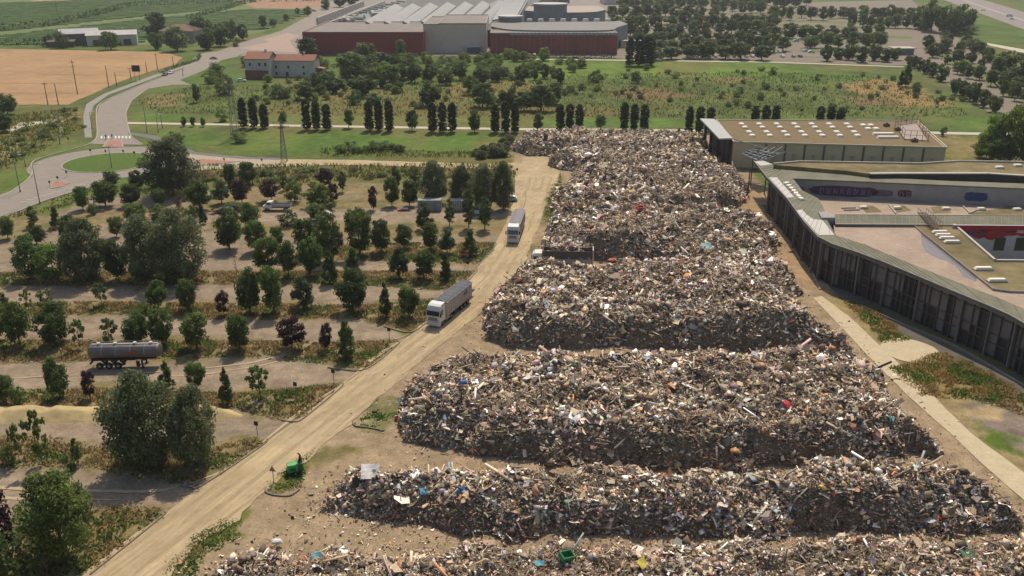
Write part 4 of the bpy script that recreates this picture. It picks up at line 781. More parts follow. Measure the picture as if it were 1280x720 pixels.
# ================================================================ DRY GRASS in the strips (nobody could count it)
m_straw = leafmat('dry_grass', (.31, .255, .125), 0, .45)
def tufts(name, polys, per_m2, hmax, label, seed, pal, bw=1.0, thr=.36):
    r = np.random.default_rng(seed); out = []
    for pg in polys:
        q = P2(pg); xs = [p[0] for p in q]; ys = [p[1] for p in q]; A = (max(xs)-min(xs))*(max(ys)-min(ys)); n = int(A*per_m2); x = r.uniform(min(xs), max(xs), n); y = r.uniform(min(ys), max(ys), n)
        d = sdist(x+(fbm(x/2, y/2, 8)-.5)*2, y, q); k = (d > 0) & (fbm(x/1.7, y/1.7, 33) > thr); out.append(np.c_[x[k], y[k], np.clip(d[k]*.8, .25, 1)])
    o = np.concatenate(out); n = len(o); az = r.uniform(0, 6.283, n); h = hmax*o[:, 2]*r.uniform(.35, 1, n)*(.4+1.1*fbm(o[:, 0]/2.3, o[:, 1]/2.3, 44)); wd = r.uniform(.05, .15, n)*bw; ln = r.normal(0, .15, (n, 2))*bw
    dx = np.cos(az)*wd; dy = np.sin(az)*wd; z0 = np.full(n, -.05)
    V_ = np.stack([np.stack([o[:, 0]-dx, o[:, 1]-dy, z0], 1), np.stack([o[:, 0]+dx, o[:, 1]+dy, z0], 1), np.stack([o[:, 0]+dx*.5+ln[:, 0], o[:, 1]+dy*.5+ln[:, 1], h], 1), np.stack([o[:, 0]-dx*.5+ln[:, 0], o[:, 1]-dy*.5+ln[:, 1], h*.8], 1)], 1).reshape(-1, 3)
    pal = np.array(pal); c = pal[r.integers(0, len(pal), n)]*r.uniform(.7, 1.3, (n, 1)); g = (fbm(o[:, 0]/3, o[:, 1]/3, 66) > .56)[:, None]; c = np.where(g, c*np.array([.42, .75, .5]), c)
    tag(link(name, npmesh(name, V_, np.arange(4*n).reshape(-1, 4), np.repeat(c, 4, 0), m_straw)), label, 'grass', kind='stuff')
tufts('dry_grass', strips[3:], 26, .5, 'dry golden grass in the planted strips of the parking lot', 1, [(1, 1, 1), (.8, .75, .7), (1.15, 1.1, .9), (.6, .5, .45)])
tufts('dry_grass', [[(1050, 372), (1100, 385), (1140, 425), (1105, 430), (1075, 400)], [(1110, 460), (1175, 438), (1240, 465), (1330, 520), (1300, 525), (1220, 500), (1150, 495)]], 34, .55, 'dry straw grass between the concrete lane and the long building', 2, [(1, .95, .75), (1.1, 1.05, .8), (.8, .75, .6)])
tufts('green_weeds', [[(1180, 445), (1215, 452), (1270, 490), (1240, 505), (1190, 465)], [(238, 672), (275, 646), (305, 650), (300, 672), (265, 690), (240, 700)], [(332, 602), (355, 588), (395, 560), (375, 612), (340, 618)], [(200, 720), (240, 680), (255, 700), (240, 730)], [(440, 530), (462, 515), (500, 515), (470, 535)], [(680, 250), (700, 215), (705, 240), (685, 300)]], 30, .4, 'green weeds beside the gravel track and concrete lane', 3, [(.35, .75, .35), (.45, .85, .4), (.7, .8, .6)])

tufts('meadow_growth', [[(395, 106), (640, 98), (760, 92), (960, 90), (1090, 96), (1190, 128), (1220, 145), (960, 148), (640, 147), (200, 142), (165, 128), (240, 108)]], .5, 1.0, 'rough uneven growth of weeds and grass in the big meadow', 4, [(.28, .52, .25), (.35, .62, .3), (.42, .6, .32), (.38, .6, .3), (.25, .45, .22)], 2.2, .42)
tufts('meadow_growth', [[(230, 206), (640, 204), (650, 214), (640, 226), (470, 223), (240, 238)], [(-40, 150), (95, 135), (105, 160), (60, 186), (0, 215), (-40, 230)], [(400, 184), (640, 192), (640, 198), (400, 196)]], 2.5, 1.0, 'weedy growth in the verges along the sandy lane and left road', 5, [(.3, .5, .25), (.4, .65, .3), (.55, .6, .35), (.62, .6, .38)], 1.6, .42)
# ================================================================ BUILDINGS
def M(n, *a, **k): return mat(n, *a, **k)
m_green = M('green_roof_membrane', (.165, .16, .115), .85, .22, .25, spec=.2); add_grain(m_green, .12, .16); add_grain(m_green, 2, .08); m_whitem = M('white_membrane', (.46, .44, .41), .7, .1, .8)
m_pink = M('pink_roof_concrete', (.34, .262, .205), .9, .16, .35, spec=.2); add_grain(m_pink, 1.4, .08); add_grain(m_pink, .1, .12); m_sedum = M('dry_roof_moss', (.18, .135, .08), .95, .3, .5, bump=.4, spec=.1, col2=(.175, .15, .07)); add_grain(m_sedum, .25, .3); add_grain(m_sedum, .06, .2)
m_dark = M('dark_facade', (.05, .045, .045), .6, .3, .6); m_panel = M('facade_panel', (.17, .15, .145), .7, .25, .5); m_col = M('facade_column', (.15, .14, .13), .8, .2, 1)
m_coping = M('pale_coping', (.40, .365, .31), .7, .15, 1); m_wallg = M('grey_render', (.30, .28, .27), .9, .2, .4, spec=.2); m_sky = M('skylight_dome', (.76, .69, .56), .4, .1, 2)
m_glassd = M('dark_glass', (.03, .035, .04), .15, .2, 1, spec=.6); m_steel = M('galvanised_steel', (.17, .19, .19), .55, .2, 3, metal=.3); m_rust = M('rusty_steel', (.13, .09, .07), .8, .3, 3)
m_water = M('puddle_water', (.17, .14, .125), .22, .15, .6, spec=.35)
lb = empty('long_building', P(1100, 300)); LB = Vector(lb.location)
def part(b, name, m, parent=lb, **k):
    o = b.build(name, m, parent, **k); o.location = -Vector(parent.location); return o
ZR = 8.0
outer = [(942, 201), (958, 221.5), (972, 236), (985, 250), (1003, 275), (1022, 296), (1040, 305), (1070, 315), (1105, 328), (1140, 342.5), (1190, 363.5), (1235, 382), (1262, 394), (1300, 416), (1360, 452)]
inner = [(967, 205), (975, 213), (992, 224), (1003, 238), (1023, 248), (1031, 263), (1034, 275), (1044, 294), (1060, 299), (1080, 305), (1130, 326), (1200, 354), (1245, 371), (1290, 390), (1400, 440)]
qo, qi = P2(outer, ZR), P2(inner, ZR)
b = MB()
for i in range(len(qo)-1): b.prism([qo[i], qo[i+1], qi[i+1], qi[i]], ZR-.55, ZR)
part(b, 'roof', m_green)
b = MB()
for i in range(len(qo)-1):
    a0, a1, c0_, c1_ = Vector(qo[i]), Vector(qo[i+1]), Vector(qi[i]), Vector(qi[i+1]); n_ = max(1, int((a1-a0).length/2.6))
    for k in range(n_): t_ = k/n_; p0 = a0.lerp(a1, t_); p1 = c0_.lerp(c1_, t_); b.tube((p0.x, p0.y, ZR+.02), (p1.x, p1.y, ZR+.02), .045, n=4)
part(b, 'roof_seams', M('roof_seam', (.15, .145, .11), .8, .2, 2))
b = MB()
for i in range(len(qo)-1): b.wall(qo[i], qo[i+1], ZR-.6, ZR+.10, .14)
part(b, 'roof_edge', m_wallg)
for pts in ([(942.5, 201.8), (955, 201), (966, 205.5), (951, 207)], [(961, 221.5), (971, 221.5), (993, 246.5), (984, 247)], [(995.5, 262.5), (1003, 262), (1008, 268), (1017, 274), (1028, 275), (1043, 293.5), (1023, 293.5), (1001, 270)]):
    b = MB(); b.prism(P2(pts, ZR+.03), ZR-.01, ZR+.03); part(b, 'white_roof_panel', m_whitem)
for k in range(7):
    a = P(983+k*3, 229+k*3.2, ZR+.2); b = MB(); b.box((a.x, a.y, ZR+.25), (1.8, 1.0, .35), .6+.2*k, taper=.8); part(b, 'roof_hatch', m_sky)
# facade: set back dark wall, panels, mullions and columns
fq = qo[1:]; mid = Vector((60, 150))
def inset(a, b_, d):
    a = Vector(a); b_ = Vector(b_); t = (b_-a).normalized(); n = Vector((-t.y, t.x))
    if n.x < 0: n = -n
    return n*d
wallb, mulb, panb, colb = MB(), MB(), MB(), MB(); rr = random.Random(4)
rail = MB()
for i in range(len(fq)-1):
    n = inset(fq[i], fq[i+1], 1); a = Vector(fq[i]); c = Vector(fq[i+1]); t = (c-a).normalized(); L = (c-a).length; ang = math.atan2(t.y, t.x)
    q0 = a+n*1.0; q1 = c+n*1.0; q2 = c+n*1.4; q3 = a+n*1.4; wallb.prism([tuple(q0), tuple(q1), tuple(q2), tuple(q3)], -1.2, ZR-.56)
    s = .3
    while s < L:
        p = a+t*s+n*.75; mulb.box((p.x, p.y, (ZR-.6)/2-.6), (.16, .35, ZR+.5), ang)
        w_ = rr.choice([.9, 1.1, 1.6, 2.0]); q = a+t*(s+w_/2)+n*.9
        if rr.random() < .62: z0 = rr.choice([3.9, 3.9, 2.4, .3]); pb_ = MB(); pb_.box((q.x, q.y, (z0+ZR-.8)/2), (w_-.2, .12, ZR-.8-z0), ang); part(pb_, 'facade_panel', m_panel)
        s += w_
    s = rr.uniform(0, 3)
    while s < L: p = a+t*s+n*.35; cb_ = MB(); cb_.box((p.x, p.y, (ZR-.6)/2-.6), (.34, .34, ZR+.55), ang); part(cb_, 'column', m_col); s += 7.3
    for z in (2.3, 3.8, 6.6): rail.box(((a+c)/2+n*.7).to_tuple()+(z,), (L, .12, .14), ang)
part(wallb, 'facade_wall', m_dark); part(mulb, 'mullions', M('facade_mullion', (.09, .08, .075), .6, .2, 2));  part(rail, 'facade_rails', m_rust)
# terraces
b = MB(); b.prism(P2([(1003, 238), (1360, 243), (1360, 290), (1034, 282), (1023, 250)], 3.8), -.5, 3.8); part(b, 'upper_terrace', m_pink)
b = MB(); b.prism(P2([(1200, 240), (1360, 240), (1400, 262), (1300, 290), (1215, 270)], 3.86), 3.7, 3.84)
T2 = [(1042, 281), (1142, 281), (1152, 290), (1192, 322), (1242, 361), (1262, 366), (1400, 366), (1400, 445), (1245, 376), (1200, 358.5), (1130, 329), (1080, 308), (1044, 297)]
b = MB(); b.prism(P2(T2, 7.0), 5.5, 7.0); part(b, 'lower_terrace', m_pink)
b = MB(); b.sheet(ragged(P2([(1151, 291), (1160, 297), (1175, 305), (1188, 319), (1200, 329), (1222, 346), (1220, 352), (1204, 345), (1196, 332), (1183, 326), (1166, 320), (1155, 313), (1152, 303)], 7.012), .6, .35, 21), 7.012); part(b, 'puddle', m_water)
# graffiti wall with its roof strip
ga, gb = P(984, 222.5, ZR), P(1360, 239, ZR)
b = MB(); b.wall(ga, gb, 3.7, ZR-.3, .4, off=0); gw = part(b, 'graffiti_wall', m_wallg)
b = MB(); b.prism(P2([(975, 212), (984, 222.8), (1360, 239), (1500, 245), (1500, 233), (1360, 232), (1280, 229.5), (1180, 226), (1100, 221.8), (1087, 218), (1060, 213.5), (967, 206)], ZR), ZR-.3, ZR+.02); part(b, 'roof_strip', m_green)
b = MB(); b.prism(P2([(967, 206), (1000, 203), (1150, 205.5), (1200, 203), (1290, 204.5), (1500, 206), (1500, 222), (1360, 222), (1290, 220.5), (1235, 217), (1120, 217), (1087, 217.4), (1060, 213.6)], ZR+.9), 4, ZR+.9); part(b, 'moss_roof', m_sedum)
b = MB(); q = P2([(1087, 217.6), (1120, 217.2), (1235, 217.2), (1290, 220.7), (1360, 222.2), (1500, 222.2)], ZR+.9)
for i in range(len(q)-1): b.wall(q[i], q[i+1], 5, ZR+.9, .5, off=-.25)
part(b, 'clerestory', m_dark)
b = MB()
for i in range(len(q)-1): b.wall(q[i], q[i+1], ZR+.9, ZR+1.15, 1.2, off=-.6)
q = P2([(967, 206), (1000, 203), (1150, 205.5), (1200, 202.5), (1290, 204), (1500, 205)], ZR+.9)
for i in range(len(q)-1): b.wall(q[i], q[i+1], ZR+.9, ZR+1.3, .4)
part(b, 'parapet', m_coping)
# recess floor behind the clerestory
# graffiti: lettering like loops, flat paint a few mm proud of the wall
gd = (gb-ga); gd.z = 0; GL = gd.length; gd.normalize(); gn = Vector((gd.y, -gd.x, 0))
def wallpt(u, z, o=.012): p = ga+gd*u-gn*(-o); return Vector((p.x, p.y, z))
def U(px): return (P(px, 236, 5.5)-ga).dot(gd)
def blob(u0, u1, z0, z1, seed, mi, o=.012):
    r_ = random.Random(seed); pts = []
    for i in range(28):
        a = 2*math.pi*i/28; ca, sa = math.cos(a), math.sin(a); k = (abs(ca)**4+abs(sa)**4)**-.25*r_.uniform(.86, 1.03)
        pts.append(wallpt((u0+u1)/2+(u1-u0)/2*ca*k, (z0+z1)/2+(z1-z0)/2*sa*k, o))
    return pts
b = MB()
for (a_, c_, z0, z1, mi) in ((1008, 1095, 4.1, 6.7, 0), (1080, 1112, 4.6, 6.3, 2), (1117, 1134, 4.7, 6.4, 3), (1194, 1222, 4.5, 6.7, 1), (988, 1006, 4.2, 6.2, 2)):
    p_ = blob(U(a_), U(c_), z0, z1, int(a_), mi); b.add(p_, [tuple(range(len(p_)))[::-1]], mi)
def stroke(b, pts, wd, mi, o):
    for i in range(len(pts)-1):
        (u0, z0), (u1, z1) = pts[i], pts[i+1]; d = Vector((u1-u0, z1-z0)); n = Vector((-d.y, d.x)).normalized()*wd/2
        b.add([wallpt(u0-n.x, z0-n.y, o), wallpt(u1-n.x, z1-n.y, o), wallpt(u1+n.x, z1+n.y, o), wallpt(u0+n.x, z0+n.y, o)], [(0, 1, 2, 3), (3, 2, 1, 0)], mi)
rg = random.Random(12)
for x0, n_ in ((1024, 4), (1057, 4), (1119, 2)):
    u = U(x0)
    for k in range(n_):
        w_ = 1.15; pts = [(u+w_*(.5+rg.uniform(.2, .45)*math.cos(t*.9+k*1.3)), 5.35+rg.uniform(.5, .85)*math.sin(t*.9*(1+.5*(k % 3))+k)) for t in range(9)]; stroke(b, pts, .15, 4, .02+.0008*k); stroke(b, [(u+.1, 4.6), (u+rg.uniform(.1, .5), 6.1)], .2, 4, .025+.0008*k); u += w_*1.3
b.m = b.m; o = b.build('graffiti', [M('paint_purple', (.075, .035, .085), .7, .3, 2), M('paint_blue', (.03, .06, .15), .7, .3, 2), M('paint_mauve', (.16, .10, .14), .7, .3, 2), M('paint_maroon', (.10, .02, .05), .7, .3, 2), M('paint_pale', (.34, .28, .36), .7, .2, 2)], gw)
o.location = (0, 0, 0)
# ribbed roof strip between the terraces
b = MB(); sa, sb, sc_, sd_ = P(1044, 280, 7.5), P(1345, 281, 7.5), P(1345, 270, 8.1), P(1043.5, 268.5, 8.1)
b.add([sa, sb, sc_, sd_]+[Vector((v.x, v.y, 3)) for v in (sa, sb, sc_, sd_)], [(0, 1, 2, 3), (4, 5, 1, 0), (6, 7, 3, 2), (5, 6, 2, 1), (7, 4, 0, 3)]); part(b, 'ribbed_roof', m_green)
b = MB()
for i in range(34):
    t = (i+.5)/34; a = sa.lerp(sb, t)+Vector((0, 0, .03)); c = sd_.lerp(sc_, t)+Vector((0, 0, .03)); b.tube(a, c, .035, n=4)
part(b, 'roof_ribs', m_wallg)
b = MB(); b.wall(sa, P(1192, 281, 7.5), 7.45, 7.62, -.22); b.wall(sd_, sc_, 8.1, 8.2, .2); part(b, 'roof_edges', m_coping)
b = MB(); c0 = P(1036, 276, 8); b.prism(P2([(1023, 265), (1031, 264.5), (1043.5, 267.5), (1043.5, 272), (1027, 272)], 8.4), 5, 8.4); part(b, 'plant_box', m_wallg)
# stair over the strip
b = MB(); a = P(1152, 266, 8.2); c = P(1172, 285, 7.9); d = (c-a).normalized(); n = Vector((-d.y, d.x, 0))
for s in (-.8, .8):
    b.tube(a+n*s, c+n*s, .09, n=4); b.tube(a+n*s+Vector((0, 0, 1.0)), c+n*s+Vector((0, 0, 1.0)), .05, n=4)
    for k in range(8): p = a.lerp(c, k/7)+n*s; b.tube(p, p+Vector((0, 0, 1.0)), .03, n=4)
for k in range(18): p = a.lerp(c, k/17); b.box((p.x, p.y, p.z+.05), (.3, 1.5, .05), math.atan2(d.y, d.x))
for p in (a, c): b.tube(p, Vector((p.x, p.y, 6.9)), .08, n=4)
part(b, 'stair', m_rust)
# right part: moss roof round the painted courtyard
g_ = [(1142, 281), (1190, 281), (1243, 326), (1300, 326.5), (1420, 327), (1420, 368), (1262, 364), (1241, 361), (1192, 322), (1152, 290)]
b = MB(); b.prism(P2(g_, 7.25), 5.5, 7.25); part(b, 'moss_terrace', m_sedum)
b = MB(); q = P2([(1142, 281), (1152, 290), (1192, 322), (1241, 361), (1262, 364), (1420, 368)], 7.3)
for i in range(len(q)-1): b.wall(q[i], q[i+1], 7.0, 7.36, .14)
part(b, 'moss_kerb', m_wallg)
b = MB(); q = P2([(1191, 280), (1243, 325.5), (1300, 326), (1420, 326.5)], 7.5)
for i in range(len(q)-1): b.wall(q[i], q[i+1], .3, 7.6, .45)
part(b, 'courtyard_parapet', m_coping)
b = MB(); b.sheet(P2([(1185, 268), (1430, 268), (1450, 345), (1190, 345)], .35), .35); part(b, 'courtyard_floor', m_wallg)
mw0 = P(1192, 281.5, 7.9); mw1 = P(1420, 283, 7.9); b = MB(); b.wall(mw0, mw1, .3, 7.9, .5); mw = part(b, 'mural_wall', M('mural_base', (.42, .40, .40), .9, .15, .7))
md = (mw1-mw0); md.z = 0; md.normalize(); mn = Vector((md.y, -md.x, 0))
def mpt(u, z, o): p = mw0+md*u+mn*o; return Vector((p.x, p.y, z))
b = MB(); ra = random.Random(3); top = [(0, 7.9), (30, 7.9)]; low = []
for i in range(31): u = i; low.append((u*.9, 5.5+.4*math.sin(u*.55)+ra.uniform(-.35, .35)-(0 if u > 4 else (4-u)*-.6)))
b.add([mpt(u, z, .01) for u, z in low]+[mpt(27, 7.88, .01), mpt(0, 7.88, .01)], [tuple(range(len(low)+2))], 0)
for k in range(9):
    u = ra.uniform(1, 24); z = ra.uniform(6.0, 7.2); b.add([mpt(u+ra.uniform(.4, 2.6)*math.cos(a*.7)+.3*math.sin(a*3), z+ra.uniform(.15, .45)*math.sin(a*.7), .02+.002*k) for a in range(9)], [tuple(range(9))], 1+k % 3)
b.add([mpt(4.2+.8*math.cos(a*.7), 3.3+.8*math.sin(a*.7), .02) for a in range(9)], [tuple(range(9))], 0)
o = b.build('mural', [M('mural_red', (.34, .025, .03), .7, .3, 1), M('mural_purple', (.12, .06, .12), .7, .3, 2), M('mural_pink', (.50, .32, .32), .7, .2, 2), M('mural_darkred', (.16, .02, .02), .7, .3, 2)], mw)
for px_w in (1246, 1272, 1298, 1324):
    u = (P(px_w, 303, 4.1)-mw0).dot(md); b = MB(); c = mpt(u, 4.1, .03); b.box((c.x, c.y, c.z), (2.1, .06, 2.7), math.atan2(md.y, md.x)); b.build('window', m_glassd, mw)
# skylights and edges of the terraces
def skyl(px, py, z, w_=1.9, d=1.1, rz=0., h=.35):
    a = P(px, py, z); b = MB(); b.box((a.x, a.y, z+.1), (w_, d, .2), rz, 1); b.box((a.x, a.y, z+.2+h/2), (w_-.1, d-.1, h), rz, 0, taper=.82); part(b, 'skylight', [m_sky, m_coping])
for x, y in ((1079, 260.5), (1121, 261), (1182, 262), (1226, 262.5), (1271, 263)): skyl(x, y, 3.8, 1.9, 1.2, .1)
for x, y in ((1175, 291.5), (1179, 295.3), (1184, 299), (1190, 303.8)): skyl(x, y, 7.25, 3.1, .9, .0)
for x, y in ((1229, 337.3), (1246, 352)): skyl(x, y, 7.25, 3.2, 1.0, .02)
for x, y in ((1249, 210.5), (1272, 208)): skyl(x, y, ZR+.9, 2.0, 1.3, 0)
b = MB()
for pts in ([(1110, 256), (1119, 267)], [(1202, 257), (1212, 267), (1224, 262)], [(1264, 250), (1300, 266)], [(1268, 246), (1310, 262)], [(1055, 263), (1075, 262.5)], [(1052, 260.5), (1070, 260)]):
    q = P2(pts, 3.9)
    for i in range(len(q)-1): b.wall(q[i], q[i+1], 3.8, 4.1, .25)
part(b, 'terrace_kerbs', m_coping)
for pts in ([(1078, 257), (1092, 257), (1102, 265), (1082, 266)], [(1162, 259), (1178, 258), (1190, 266), (1166, 267)], [(1215, 266), (1240, 262), (1262, 258), (1300, 262), (1300, 270), (1215, 269)], [(1115, 258), (1130, 257), (1140, 263), (1122, 266)]):
    b = MB(); q = ragged(P2(pts, 3.81), .8, .5, 4); b.sheet(q, 3.812); part(b, 'moss_patch', m_sedum)
tag(lb, 'long low abandoned building with dark columned front, green roof edge and graffiti terraces', 'building')
tag(surface('ditch_shade_strip', [(952, 256), (975, 285), (1012, 330), (1050, 372), (1120, 412), (1190, 452), (1290, 508), (1420, 580), (1420, 560), (1290, 478), (1180, 428), (1080, 372), (1000, 300), (965, 256)], .004, M('ditch_shade', (.11, .10, .085), .95, .3, .5), .4, 1.5, 6))  # flat strip at the ditch; the building's shade is put into its dark colour
kerb('ditch_kerb', catmull([(1075, 383), (1130, 408), (1190, 433), (1235, 458), (1290, 490), (1400, 550)], 4), .3, .35, M('ditch_kerb_stone', (.22, .20, .18), .9, .2, 1))
kerb('lane_kerb', [(958, 262), (985, 292), (1012, 335), (1024, 362)], .25, .2)

# hall with the green roof
hl = empty('roofed_hall', P(1040, 190)); ZH = 7.4
def hp_(b, name, m, **k): return part(b, name, m, hl, **k)
rf = [(896, 150), (1146, 151), (1183, 184), (918, 177)]; q = P2(rf, ZH)
b = MB(); b.prism(q, 0, ZH-.25); hp_(b, 'wall', M('hall_wall', (.54, .43, .29), .85, .12, .3))
b = MB(); c = sum((Vector(p) for p in q), Vector((0, 0)))/4; b.sheet([tuple(c+(Vector(p)-c)*.985) for p in q], ZH-.1); hp_(b, 'moss_roof', M('hall_roof', (.20, .145, .085), .95, .25, .3, bump=.3, spec=.1, col2=(.16, .125, .065)))
b = MB()
for i in range(4): b.wall(q[i], q[(i+1) % 4], ZH-.3, ZH+.12, .35, off=-.02)
hp_(b, 'coping', m_coping)
fa, fb = Vector(q[3]), Vector(q[2])
if fa.y > P(1000, 170, ZH).y: pass
fd = (fb-fa).normalized(); fn = Vector((fd.y, -fd.x)); fl = (fb-fa).length
b = MB()
for k in range(9): p = fa+fd*(fl*(.155+.093*k))+fn*.06; b = MB(); b.box((p.x, p.y, 3.6), (.5, .16, 7.0), math.atan2(fd.y, fd.x)); hp_(b, 'pilaster', M('hall_pilaster', (.14, .12, .10), .8, .2, 1))
b = MB()
for k in range(9): p = fa+fd*(fl*(.20+.093*k))+fn*.2; b.box((p.x, p.y, 2.8), (.35, .3, 2.6), math.atan2(fd.y, fd.x)); b.box((p.x, p.y, 4.2), (1.1, .4, .2), math.atan2(fd.y, fd.x))
hp_(b, 'downpipes', m_coping)
for u in (.585, .605):
    p = fa+fd*(fl*u)+fn*.05; b = MB(); b.box((p.x, p.y, 1.4), (.9, .2, 1.6), math.atan2(fd.y, fd.x)); hp_(b, 'window', m_glassd)
pr = []
for k in range(7):
    x = 927+k*21.9
    pr += [(x, 155.6), (x+4, 159.6), (x+9.3, 165.5), (x+13.3, 169.8)]
pr += [(1079, 157), (1085, 161.3), (1088.5, 157), (1095, 161.3)]
for x, y in pr:
    a = P(x, y, ZH); b = MB(); b.box((a.x, a.y, ZH-.02), (1.6, 2.6, .2), 0, 1); b.box((a.x, a.y, ZH+.25), (1.5, 2.5, .34), 0, 0, taper=.8); hp_(b, 'skylight', [m_sky, m_coping])
for x, y in ((1104, 168), (1110, 172.2)): a = P(x, y, ZH); b = MB(); b.box((a.x, a.y, ZH+.2), (6.2, 1.4, .6), 0, taper=.93); hp_(b, 'skylight', m_sky)
b = MB(); fr = [(1119, 157), (1146, 154), (1160, 176), (1130, 174)]; qf = P2(fr, ZH)
for i in range(4):
    a = Vector((*qf[i], ZH)); c = Vector((*qf[(i+1) % 4], ZH))
    for z in (.05, 1.3, 2.6): b.tube(a+Vector((0, 0, z)), c+Vector((0, 0, z)), .07, n=4)
    for k in range(4): p = a.lerp(c, k/4); b.tube(p, p+Vector((0, 0, 2.6)), .07, n=4)
hp_(b, 'roof_fence', m_rust); b = MB(); b.sheet([tuple(Vector(p)) for p in qf], ZH+.0); hp_(b, 'plant_pad', M('plant_pad_mat', (.33, .27, .24), .9, .2, 1))
for x, y in ((1108, 157.6), (1122, 163), (1143, 177)): a = P(x, y, ZH); b = MB(); b.box((a.x, a.y, ZH+.4), (1.8, 1.2, .8), taper=.85); b.tube((a.x, a.y, ZH+.8), (a.x, a.y, ZH+1.1), .3, n=8); hp_(b, 'roof_unit', m_rust)
tag(hl, 'grey walled hall with dry moss roof and rows of small white skylights', 'building')
# canopy slab at the left of the hall
cn = empty('porch_canopy', P(890, 200)); b = MB(); b.prism(P2([(875, 148), (893, 148.5), (916, 172.5), (899, 173)], 8.3), 7.9, 8.3); b.location = 0
part(b, 'canopy_slab', M('grey_slab', (.36, .37, .36), .7, .1, .5), cn); b = MB()
for x, y in ((879, 150), (886, 157), (894, 165), (901, 171.5)): a = P(x, y, 8); b.box((a.x+1, a.y, 3.95), (.8, .8, 7.9))
q = P2([(889, 149), (912, 172)], 8); b.wall(q[0], q[1], 0, 7.88, .3); part(b, 'side_wall', m_dark, cn); tag(cn, 'pale grey canopy slab on dark wall at the left end of the hall', 'canopy')
# steel canopy frame with glass
sf = empty('steel_canopy', P(955, 210)); b = MB(); gl = MB()
A = [P(928, 192, 7.0), P(944, 185, 7.8), P(982, 190, 7.8), P(950, 202, 7.0)]
for i in range(5):
    t = i/4; b.tube(A[0].lerp(A[3], t), A[1].lerp(A[2], t), .14, n=5); b.tube(A[0].lerp(A[1], t), A[3].lerp(A[2], t), .14, n=5)
gl.add([v+Vector((0, 0, -.16)) for v in (A[0].lerp(A[3], .02), A[3], A[2].lerp(A[3], .45), A[1].lerp(A[0], .45))], [(0, 1, 2, 3)])
for k in range(5): p = A[0].lerp(A[2], .2+.18*k); q_ = A[1].lerp(A[3], .1+.2*k); b.tube(p, q_+Vector((0, 0, 1.2)), .09, n=5); b.tube(p+Vector((0, 0, 1.5)), q_, .09, n=5)
b.tube(P(917, 174, 8.2), A[1].lerp(A[2], .5), .16, n=6)
part(b, 'frame', m_steel, sf); part(gl, 'glazing', m_glassd, sf)
for x, y in ((938, 209), (938.5, 232), (977, 210), (959, 208)):
    b = MB(); a = P(x, y, 7) if y < 215 else P(938, 232); b.tube((a.x, a.y, 0), (a.x, a.y, 7.2), .16, n=8); part(b, 'post', m_rust, sf)
tag(sf, 'tangled steel canopy frame with dark glazing between the hall and long building', 'canopy frame')

# ---------------------------------------------------------------- simple houses
m_tile = M('clay_tiles', (.29, .135, .09), .9, .25, 1.2, stretch=(1, 1, 1)); m_cream = M('pale_plaster', (.50, .47, .42), .9, .12, .6); m_redp = M('old_red_wall', (.19, .075, .06), .9, .25, .6); m_shed = M('shed_roof', (.34, .34, .36), .7, .2, .3, spec=.3)
def boxwall(b, q, z0, z1, mi=0): b.prism(q, z0, z1, mi)
def house(name, label, px_l, px_r, py_base, dpt, h, rh, wm, rm, win=(), ang=0, cat='house', hip=False, over=.5):
    a = P(px_l, py_base); c = P(px_r, py_base); W = (c-a).length; e = empty(name, a.lerp(c, .5), ang)
    b = MB(); b.prism([(-W/2, 0), (W/2, 0), (W/2, dpt), (-W/2, dpt)], 0, h)
    if not hip:
        for s in (-1, 1): b.add([(s*W/2, 0, h), (s*W/2, dpt, h), (s*W/2, dpt/2, h+rh-.05)], [(0, 1, 2), (2, 1, 0)])
    b.build('wall', wm, e); b = MB(); X = W/2+over; t = .25; xr = X-(dpt/2 if hip else 0)
    for s, y0 in ((1, -over), (-1, dpt+over)):
        zl = h-over*rh/(dpt/2); v = [(-X, y0, zl), (X, y0, zl), (xr, dpt/2, h+rh), (-xr, dpt/2, h+rh)]; v += [(p[0], p[1], p[2]+t) for p in v]
        b.add(v, [(4, 5, 6, 7), (0, 3, 2, 1), (0, 1, 5, 4), (1, 2, 6, 5), (3, 0, 4, 7), (2, 3, 7, 6)])
    if hip:
        for s in (-1, 1):
            zl = h-over*rh/(dpt/2)+t; b.add([(s*X, -over, zl), (s*X, dpt+over, zl), (s*xr, dpt/2, h+rh+t)], [(0, 1, 2), (2, 1, 0)])
    rf_ = b.build('roof', rm, e)
    b = MB(); b.box((W*.22, dpt*.55, h+rh+.3), (.8, .8, 1.6)); b.box((W*.22, dpt*.55, h+rh+1.2), (1.0, 1.0, .2)); b.build('chimney', m_cream, rf_)
    for u, z, w_, hh in win:
        b = MB(); b.box((u*W, -.03, z), (w_+.25, .1, hh+.25)); f = b.build('window' if z-hh/2 > .3 else 'door', M('window_frame', (.42, .38, .33), .8, .1, 2), e); b = MB(); b.box((u*W, -.1, z), (w_, .06, hh)); b.build('pane', m_glassd, f)
    tag(e, label, cat); return e
wn = lambda: [(-.36, 4.6, .9, 1.2), (-.08, 4.6, .9, 1.2), (.26, 4.6, .9, 1.2), (-.36, 1.6, .9, 1.2), (-.12, 1.2, 1.3, 2.2), (.26, 1.6, .9, 1.2)]
house('farmhouse', 'white farmhouse wing with red tiled roof before the red factory wall', 338, 394, 96, 10, 7.6, 2.2, m_cream, m_tile, wn(), R(-4))
house('farmhouse', 'taller farmhouse block with dark red ground floor at the left end of the white wing', 308, 338, 98, 12, 9.0, 2.6, m_cream, m_tile, [(-.3, 6.5, 1, 1.4), (.1, 6.5, 1, 1.4), (.35, 6.5, 1, 1.4)], R(-4))
